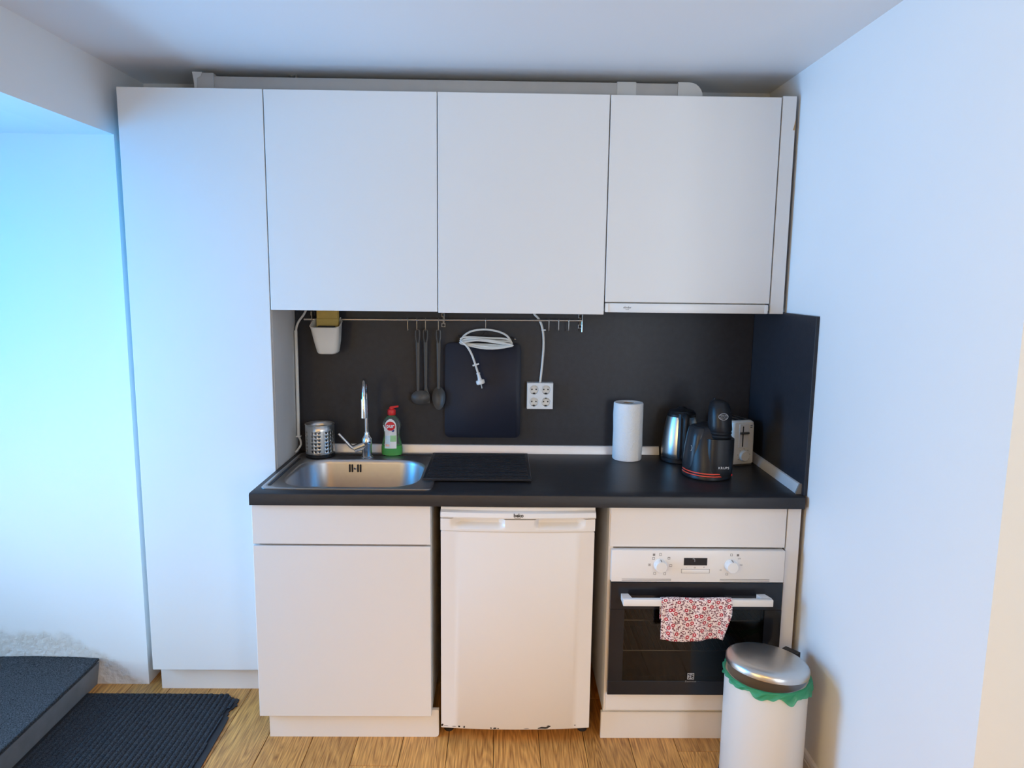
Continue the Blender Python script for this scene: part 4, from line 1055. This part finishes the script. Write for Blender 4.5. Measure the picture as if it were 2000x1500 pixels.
# handle panel towards the room: broad black spine and grip
ha = radians(-93)
hd = Vector((cos(ha), sin(ha), 0)); hn = Vector((-sin(ha), cos(ha), 0)); kk = Vector((kc[0], kc[1], ZW))
sp2 = []
for r, h, w in ((0.073, 0.021, 0.028), (0.0765, 0.04, 0.029), (0.074, 0.08, 0.028), (0.068, 0.13, 0.026), (0.060, 0.172, 0.024), (0.056, 0.196, 0.022)):
    c_ = kk + Vector((0, 0, h))
    sp2.append([c_ + hd * (math.sqrt(max(r * r - w * w, 0)) - 0.004) - hn * w, c_ + hd * (r + 0.002) - hn * w * 0.6, c_ + hd * (r + 0.0035), c_ + hd * (r + 0.002) + hn * w * 0.6, c_ + hd * (math.sqrt(max(r * r - w * w, 0)) - 0.004) + hn * w])
obj('spine', MB().loft(sp2), M['black_plastic'], t)
gp = smooth_path([kk + hd * 0.060 + Vector((0, 0, 0.190)), kk + hd * 0.080 + Vector((0, 0, 0.194)), kk + hd * 0.096 + Vector((0, 0, 0.178)), kk + hd * 0.099 + Vector((0, 0, 0.12)), kk + hd * 0.098 + Vector((0, 0, 0.06)), kk + hd * 0.092 + Vector((0, 0, 0.034)), kk + hd * 0.076 + Vector((0, 0, 0.032))], 5)
obj('handle', MB().tube(gp, [0.0115] * len(gp), 12), M['black_plastic'], t)
obj('level_gauge', MB().box(-0.006, 0.006, -0.0795, -0.078, 0.07, 0.16), M['nylon'], t, local=True, smooth=0)

# capsule coffee machine
mc = (2.096, -0.318)
t = thing('coffee_machine', 'black rounded capsule coffee machine with red line at its foot', 'coffee machine', (mc[0], mc[1], ZW))
def ell(cx_, cy_, rx, ry, z, n=36, p=2.0):
    out = []
    for j in range(n):
        a = 2 * pi * j / n; ca, sa = cos(a), sin(a)
        out.append((mc[0] + cx_ + rx * math.copysign(abs(ca) ** (2 / p), ca), mc[1] + cy_ + ry * math.copysign(abs(sa) ** (2 / p), sa), ZW + z))
    return out
MBk = M['black_plastic']
foot = MB().loft([ell(0.0, 0, 0.086, 0.094, 0.001), ell(0, 0, 0.089, 0.097, 0.004), ell(0, 0, 0.089, 0.097, 0.014), ell(0, 0, 0.087, 0.095, 0.017)])
obj('foot', foot, MBk, t)
for z, rr_ in ((0.0185, 0.0893), (0.0275, 0.0885)):
    pts = [(mc[0] + rr_ * cos(radians(a)), mc[1] + (rr_ + 0.008) * sin(radians(a)), ZW + z) for a in range(-185, -58, 6)]
    obj('red_line', MB().tube(pts, [0.0010] + [0.0022] * (len(pts) - 2) + [0.0010], 8), M['orange_red'], t, label='orange red line around the foot')
obj('red_button', MB().lathe((mc[0] + 0.068, mc[1] - 0.072, ZW + 0.0205), [(0.005, 0.004), (0.005, -0.002), (0.003, -0.004)], 12, 'Y'), M['red_plastic'], t)
body = MB().loft([ell(0.0, 0, 0.085, 0.093, 0.0172), ell(0.0, 0, 0.084, 0.092, 0.03), ell(0.003, 0.0, 0.084, 0.088, 0.06), ell(0.005, 0.004, 0.084, 0.082, 0.10), ell(0.006, 0.008, 0.080, 0.076, 0.14), ell(0.008, 0.010, 0.075, 0.070, 0.165), ell(0.010, 0.010, 0.066, 0.062, 0.182), ell(0.012, 0.01, 0.045, 0.045, 0.192)])
obj('body', body, MBk, t, smooth=50)
col_ = MB().loft([ell(0.024, -0.045, 0.050, 0.050, 0.0175, p=2.6), ell(0.024, -0.045, 0.053, 0.052, 0.04, p=2.6), ell(0.026, -0.040, 0.054, 0.050, 0.10, p=2.6), ell(0.028, -0.037, 0.053, 0.047, 0.15, p=2.6)])
obj('front_panel', col_, MBk, t, smooth=50)
head = MB().loft([ell(0.030, -0.034, 0.0408, 0.0432, 0.1505), ell(0.030, -0.036, 0.0430, 0.0460, 0.158), ell(0.030, -0.036, 0.0400, 0.0432, 0.163), ell(0.030, -0.037, 0.0426, 0.0460, 0.170), ell(0.030, -0.037, 0.0400, 0.0432, 0.175), ell(0.030, -0.037, 0.0426, 0.0460, 0.182), ell(0.029, -0.036, 0.0421, 0.0451, 0.20), ell(0.028, -0.034, 0.0413, 0.0432, 0.235), ell(0.027, -0.030, 0.0378, 0.0396, 0.262), ell(0.025, -0.026, 0.0310, 0.0322, 0.278), ell(0.024, -0.024, 0.0189, 0.0202, 0.286), ell(0.022, -0.022, 0.0052, 0.0055, 0.2885)])
hd_ = obj('head', head, MBk, t, smooth=40)
obj('lever_tip', MB().lathe((mc[0] + 0.010, mc[1] - 0.02, ZW + 0.280), [(0.006, 0), (0.007, 0.008), (0.004, 0.013), (0.0, 0.014)], 14), MBk, t)
tk = MB().loft([ell(-0.050, 0.006, 0.036, 0.062, 0.018), ell(-0.050, 0.006, 0.037, 0.062, 0.05), ell(-0.046, 0.006, 0.036, 0.060, 0.10), ell(-0.040, 0.006, 0.035, 0.056, 0.15), ell(-0.035, 0.006, 0.034, 0.052, 0.178), ell(-0.033, 0.006, 0.028, 0.045, 0.184)])
obj('water_tank', tk, mat('smoked_tank_plastic', (0.026, 0.028, 0.032), 0.32, var=0.1, spec=0.35), t, smooth=50, label='smoked grey water tank')
# oval badge with lettering, laid on the front of the head
bh = ZW + 0.234; byy = mc[1] - 0.0345 - 0.0442
ov = []
for q in range(32):
    a = 2 * pi * q / 32; ov.append((mc[0] + 0.0285 + 0.0168 * cos(a), byy + 0.0028 * cos(a) ** 2 + 0.0008 - 0.0, bh + 0.0115 * sin(a)))
obj('badge_outline', MB().tube(ov, 0.0009, 6, True), M['silver_ink'], t)
bt = MB()
for s_, sz_, dz in (('NESCAFE', 0.0068, 0.004), ('Dolce Gusto', 0.0056, -0.0035)):
    q = text_mesh(s_, sz_, (mc[0] + 0.0285, byy - 0.0012, bh + dz), EX, EZ); bt.add(q.v, q.f)
obj('badge_lettering', bt, M['silver_ink'], t, smooth=0)
obj('maker_lettering', text_mesh('KRUPS', 0.0125, (mc[0] + 0.032, mc[1] - 0.0988, ZW + 0.052), EX, EZ, 0.0004, 1.1), M['white_ink'], t, smooth=0)
em2 = MB()
for q in range(3):
    a = radians(160 + 30 * q)
em2.tube([(mc[0] - 0.0745 + 0.010 * cos(radians(a)) * 0.4, mc[1] - 0.044 - 0.004 * cos(radians(a)) * 0.4, ZW + 0.112 + 0.010 * sin(radians(a))) for a in range(-90, 100, 15)], 0.0009, 6)
obj('tank_mark', em2, M['silver_ink'], t)

# toaster (rotated: its long axis runs back and to the left)
t = thing('toaster', 'cream two-slot toaster with lever and dial behind the coffee machine', 'toaster', (2.274, -0.185, ZW), radians(17))
TW, TL, TH = 0.052, 0.155, 0.178
def tring(z, i): return rrect(-TW + i, TW - i, 0 + i, TL - i, 0.013, z, 5)
obj('body', MB().loft([tring(0.008, 0.003), tring(0.012, 0), tring(0.05, 0), tring(TH - 0.02, 0.001), tring(TH - 0.006, 0.003), tring(TH, 0.010)]), M['toaster_plastic'], t, local=True, smooth=40)
obj('foot_frame', MB().box(-TW + 0.006, TW - 0.006, 0.006, TL - 0.006, 0.0008, 0.0082), M['nylon'], t, local=True, smooth=0)
obj('top_plate', MB().box(-TW + 0.014, TW - 0.014, 0.022, TL - 0.018, TH - 0.0008, TH + 0.0012, 0.0008, 1), M['steel'], t, local=True)
for s_ in (-1, 1): obj('bread_slot', MB().box(s_ * 0.016 - 0.008, s_ * 0.016 + 0.008, 0.03, TL - 0.026, TH + 0.0008, TH + 0.0016), M['ink'], t, local=True, smooth=0, label='dark bread slot')
obj('lever_panel', MB().box(-0.022, 0.020, -0.0022, 0.001, 0.074, 0.166, 0.001, 1), M['white_plastic'], t, local=True)
obj('lever_slot', MB().box(-0.008, -0.0035, -0.003, -0.0018, 0.078, 0.158), M['ink'], t, local=True, smooth=0)
obj('lever', MB().box(-0.021, 0.018, -0.011, -0.0031, 0.128, 0.136, 0.0015, 2), M['nylon'], t, local=True)
obj('dial', MB().lathe((0.004, 0.0, 0.041), [(0.0225, 0.001), (0.0225, -0.003), (0.020, -0.010), (0.018, -0.012), (0.0, -0.0122)], 30, 'Y'), M['toaster_plastic'], t, local=True)
dm = MB()
for q in range(7):
    a = radians(-30 + 40 * q); dm.box(0.004 + 0.0275 * cos(a) - 0.0014, 0.004 + 0.0275 * cos(a) + 0.0014, -0.0006, 0.0012, 0.041 + 0.0275 * sin(a) - 0.0014, 0.041 + 0.0275 * sin(a) + 0.0014)
dm.box(0.028, 0.036, -0.0006, 0.0012, 0.158, 0.161).box(0.028, 0.036, -0.0006, 0.0012, 0.151, 0.154)
obj('dial_marks', dm, M['grey_ink'], t, local=True, smooth=0, kind='stuff')

# ------------------------------------------------------------------ duct on top of the cabinets
t = thing('ventilation_duct', 'flat painted ventilation duct lying on top of the wall cabinets', 'duct', (1.1, -0.15, ZT))
obj('channel', MB().box(0.284, 1.985, -0.205, -0.075, ZT + 0.001, 2.3095, 0.003, 2), M['duct'], t)
obj('left_end_piece', MB().box(0.232, 0.300, -0.212, -0.068, ZT + 0.001, 2.3195, 0.003, 2), M['duct'], t)
obj('flaking_paint', MB().prism([(0.226, 2.321), (0.262, 2.321), (0.256, 2.306), (0.243, 2.300), (0.241, 2.27), (0.236, 2.2465), (0.233, 2.2465), (0.231, 2.29)], 'Y', -0.2145, -0.2122), M['duct_white'], t, smooth=0, label='loose white paint')
obj('joint_sleeve', MB().box(1.735, 1.805, -0.208, -0.072, ZT + 0.001, 2.3125, 0.003, 2), M['duct_white'], t)
el = [(1.955, 2.2465), (1.955, 2.3135), (1.995, 2.3135)] + [(1.995 + 0.050 * sin(radians(a)), 2.2635 + 0.050 * cos(radians(a))) for a in range(15, 91, 15)] + [(2.045, 2.2465)]
obj('right_elbow', MB().prism(el, 'Y', -0.208, -0.070), M['duct_white'], t, smooth=40)
t = thing('ceiling_valve', 'small metal screw fitting under the ceiling above the duct', 'fitting', (0.556, -0.13, ZC))
obj('plate', MB().lathe((0.556, -0.13, ZC), [(0.011, -0.0005), (0.012, -0.006), (0.007, -0.009), (0.004, -0.014), (0.0, -0.0145)], 16), M['steel'], t)
obj('screw', MB().cyl((0.572, -0.14, ZC - 0.0005), (0.574, -0.142, ZC - 0.015), 0.004, n=10), M['steel'], t)

# ------------------------------------------------------------------ entrance step, carpet, doormat
SXE, SZ = -0.245, 0.092
struct('step', MB().loft([[(XD, YN - 0.0005, 0), (SXE - 0.014, YN - 0.0005, 0), (SXE - 0.014, YO, 0), (XD, YO, 0)], [(XD, YN - 0.0005, SZ), (SXE, YN - 0.0005, SZ), (SXE - 0.002, YO, SZ), (XD, YO, SZ)]]), M['riser'])
def carpet(u, v):
    x = XD + 0.01 + (SXE + 0.004 - XD - 0.01) * u; y = YO + 0.01 + (YN - 0.006 - YO - 0.01) * v
    y += -0.0015 * sin(u * 40) * (v > 0.98)
    z = SZ + 0.0085 + 0.0022 * random.random() + (0.010 * max(0, sin((u - 0.45) * 5.2)) if v > 0.9 and u > 0.45 else 0) * (v - 0.9) * 10
    return (x, y, z)
cm = MB().grid(carpet, 150, 170)
nuv = 151
skirt0 = len(cm.v)
o = solo('step_carpet', cm, M['step_carpet'], 'dark grey carpet covering the top of the entrance step', 'carpet', (-0.75, -0.9, SZ))
sm = o.modifiers.new('thickness', 'SOLIDIFY'); sm.thickness = 0.0075; sm.offset = -1

t = thing('doormat', 'black ribbed doormat with a frayed corner on the wooden floor', 'mat', (0.05, -0.75, 0))
mx0, mxb, mxf, myb, myf = -0.2582, 0.318, 0.372, -0.3015, -1.30
def m_right(y): return 0.345 + (0.372 - 0.345) * (y + 0.43) / (-1.30 + 0.43)
# base sheet outline with the bitten corner
edge = [(mx0, myf), (m_right(myf), myf), (m_right(-0.9), -0.9), (m_right(-0.5), -0.5), (0.343, -0.452), (0.333, -0.446), (0.336, -0.430), (0.329, -0.424), (0.334, -0.405), (0.340, -0.398), (0.341, -0.386), (0.349, -0.381), (0.345, -0.370), (0.338, -0.368),
        (0.343, -0.357), (0.341, -0.340), (0.331, -0.333), (0.322, -0.335), (0.314, -0.326), (0.306, -0.328), (0.300, -0.318), (0.288, -0.312), (0.272, -0.306), (0.2, -0.3035), (0.0, -0.302), (mx0, myb)]
obj('rubber_base', MB().prism(edge, 'Z', 0.0005, 0.0045), M['mat_rubber'], t, smooth=0)
def ribs():
    mb = MB(); rnd = random.Random(3)
    pitch = 0.0200; x = mx0 + 0.012
    nY = 330
    cols = []
    xs_ = []
    while x < 0.352:
        for f_, h_ in ((0.0, 0.0), (0.22, 0.8), (0.5, 1.0), (0.78, 0.8)): xs_.append((x + pitch * f_, h_))
        x += pitch
    ys_ = [myf + 0.008 + (myb - 0.010 - myf - 0.008) * j / nY for j in range(nY + 1)]
    idx = {}
    for j, y in enumerate(ys_):
        for i, (xx, h_) in enumerate(xs_):
            lim = m_right(y) - 0.021 if y < -0.45 else (0.322 if y < -0.405 else (0.333 if y < -0.345 else 0.300 + (-0.315 - y) * 0.6))
            if xx > lim: continue
            r_i = i // 4
            bead = 0.55 + 0.45 * abs(sin((y * 250) + r_i * 1.7 + 0.6 * sin(r_i)))
            z = 0.0042 + 0.0075 * h_ * bead + 0.0006 * rnd.random()
            idx[(i, j)] = len(mb.v); mb.v.append((xx + 0.0006 * (rnd.random() - 0.5), y, z))
    for j in range(nY):
        for i in range(len(xs_) - 1):
            q = [idx.get((i, j)), idx.get((i + 1, j)), idx.get((i + 1, j + 1)), idx.get((i, j + 1))]
            if None not in q: mb.f.append(tuple(q))
    return mb
obj('pile', ribs(), M['mat_rib'], t, smooth=80, kind='stuff')

# ------------------------------------------------------------------ pedal bin
bn = (2.180, -0.790); br = 0.1265; bt_ = 0.386
t = thing('pedal_bin', 'white round pedal bin with steel lid and green bag by the right wall', 'bin', (bn[0], bn[1], 0))
obj('body', MB().lathe((bn[0], bn[1], 0), [(br - 0.004, 0.018), (br - 0.001, 0.022), (br, 0.03), (br, bt_ - 0.004), (br - 0.002, bt_), (br - 0.008, bt_ - 0.001), (br - 0.008, 0.05), (0.0, 0.05)], 64), M['bin_white'], t)
obj('base_ring', MB().lathe((bn[0], bn[1], 0), [(br + 0.002, 0.0005), (br + 0.004, 0.004), (br + 0.003, 0.02), (br - 0.004, 0.0235)], 64), M['black_plastic'], t, label='black base ring')
obj('pedal', MB().box(bn[0] - 0.03, bn[0] + 0.03, bn[1] - br - 0.045, bn[1] - br + 0.01, 0.024, 0.034, 0.004, 2), M['steel'], t)
# lid hinged at the back right, held up a little at the front left by the bag
hang = radians(38)
hdv = Vector((cos(hang), sin(hang), 0)); axis = Vector((-sin(hang), cos(hang), 0))
hp = Vector((bn[0], bn[1], bt_ + 0.004)) + hdv * (br + 0.004)
Rm = Matrix.Translation(hp) @ Matrix.Rotation(radians(6.5), 4, axis) @ Matrix.Translation(-hp)
ld = MB().lathe((bn[0], bn[1], bt_ + 0.005), [(br - 0.002, 0), (br + 0.001, 0.001), (br + 0.001, 0.014), (br - 0.003, 0.0205), (br - 0.012, 0.0255), (br - 0.03, 0.0285), (br - 0.06, 0.0305), (br - 0.1, 0.032), (0.012, 0.0325), (0.0, 0.0325)], 72)
ld.v = [tuple(Rm @ Vector(p)) for p in ld.v]
obj('lid', ld, M['lid'], t, smooth=50, label='brushed steel lid, tilted')
hc = Vector((bn[0], bn[1], 0)) + hdv * (br + 0.006)
hg = MB(); 
for (z0, z1, w, d0, d1) in ((bt_ - 0.05, bt_ + 0.025, 0.026, 0.000, 0.022),):
    rg = []
    for z in (z0, z1):
        rg.append([tuple(hc + hdv * d + axis * s + Vector((0, 0, z))) for d, s in ((d0, -w), (d1, -w), (d1, w), (d0, w))])
    hg.loft(rg)
obj('hinge', hg, M['black_plastic'], t, smooth=0, label='black hinge block')
def bagf(u, v):
    a = 2 * pi * u; rnd = 0.5 + 0.5 * sin(a * 7 + 0.7) * sin(a * 3.1)
    # how far it hangs: long at the front right, short at the left
    f_ = 0.008 + 0.020 * (0.5 + 0.5 * cos(a - radians(-35))) + 0.006 * sin(a * 9 + 1) + 0.004 * sin(a * 17)
    f_ = max(0.010, f_)
    out = 0.0035 + 0.004 * (0.5 + 0.5 * sin(a * 13 + v * 6)) + 0.0025 * sin(a * 29 + v * 9) * v + 0.006 * v * (0.5 + 0.5 * cos(a - radians(-25)))
    if v < 0.15:
        k_ = v / 0.15; r = br - 0.006 + (0.006 + out) * k_; z = bt_ + 0.0022 + 0.001 * sin(k_ * pi)
        if v == 0: z -= 0.012
    else:
        k_ = (v - 0.15) / 0.85; r = br + out; z = bt_ + 0.002 - f_ * k_ + 0.0025 * sin(a * 11 + k_ * 8) * k_
    return (bn[0] + r * cos(a), bn[1] + r * sin(a), z)
bg = MB().grid(bagf, 220, 16)
obj('bin_bag', bg, M['bag'], t, smooth=70, label='thin green bag folded over the rim')
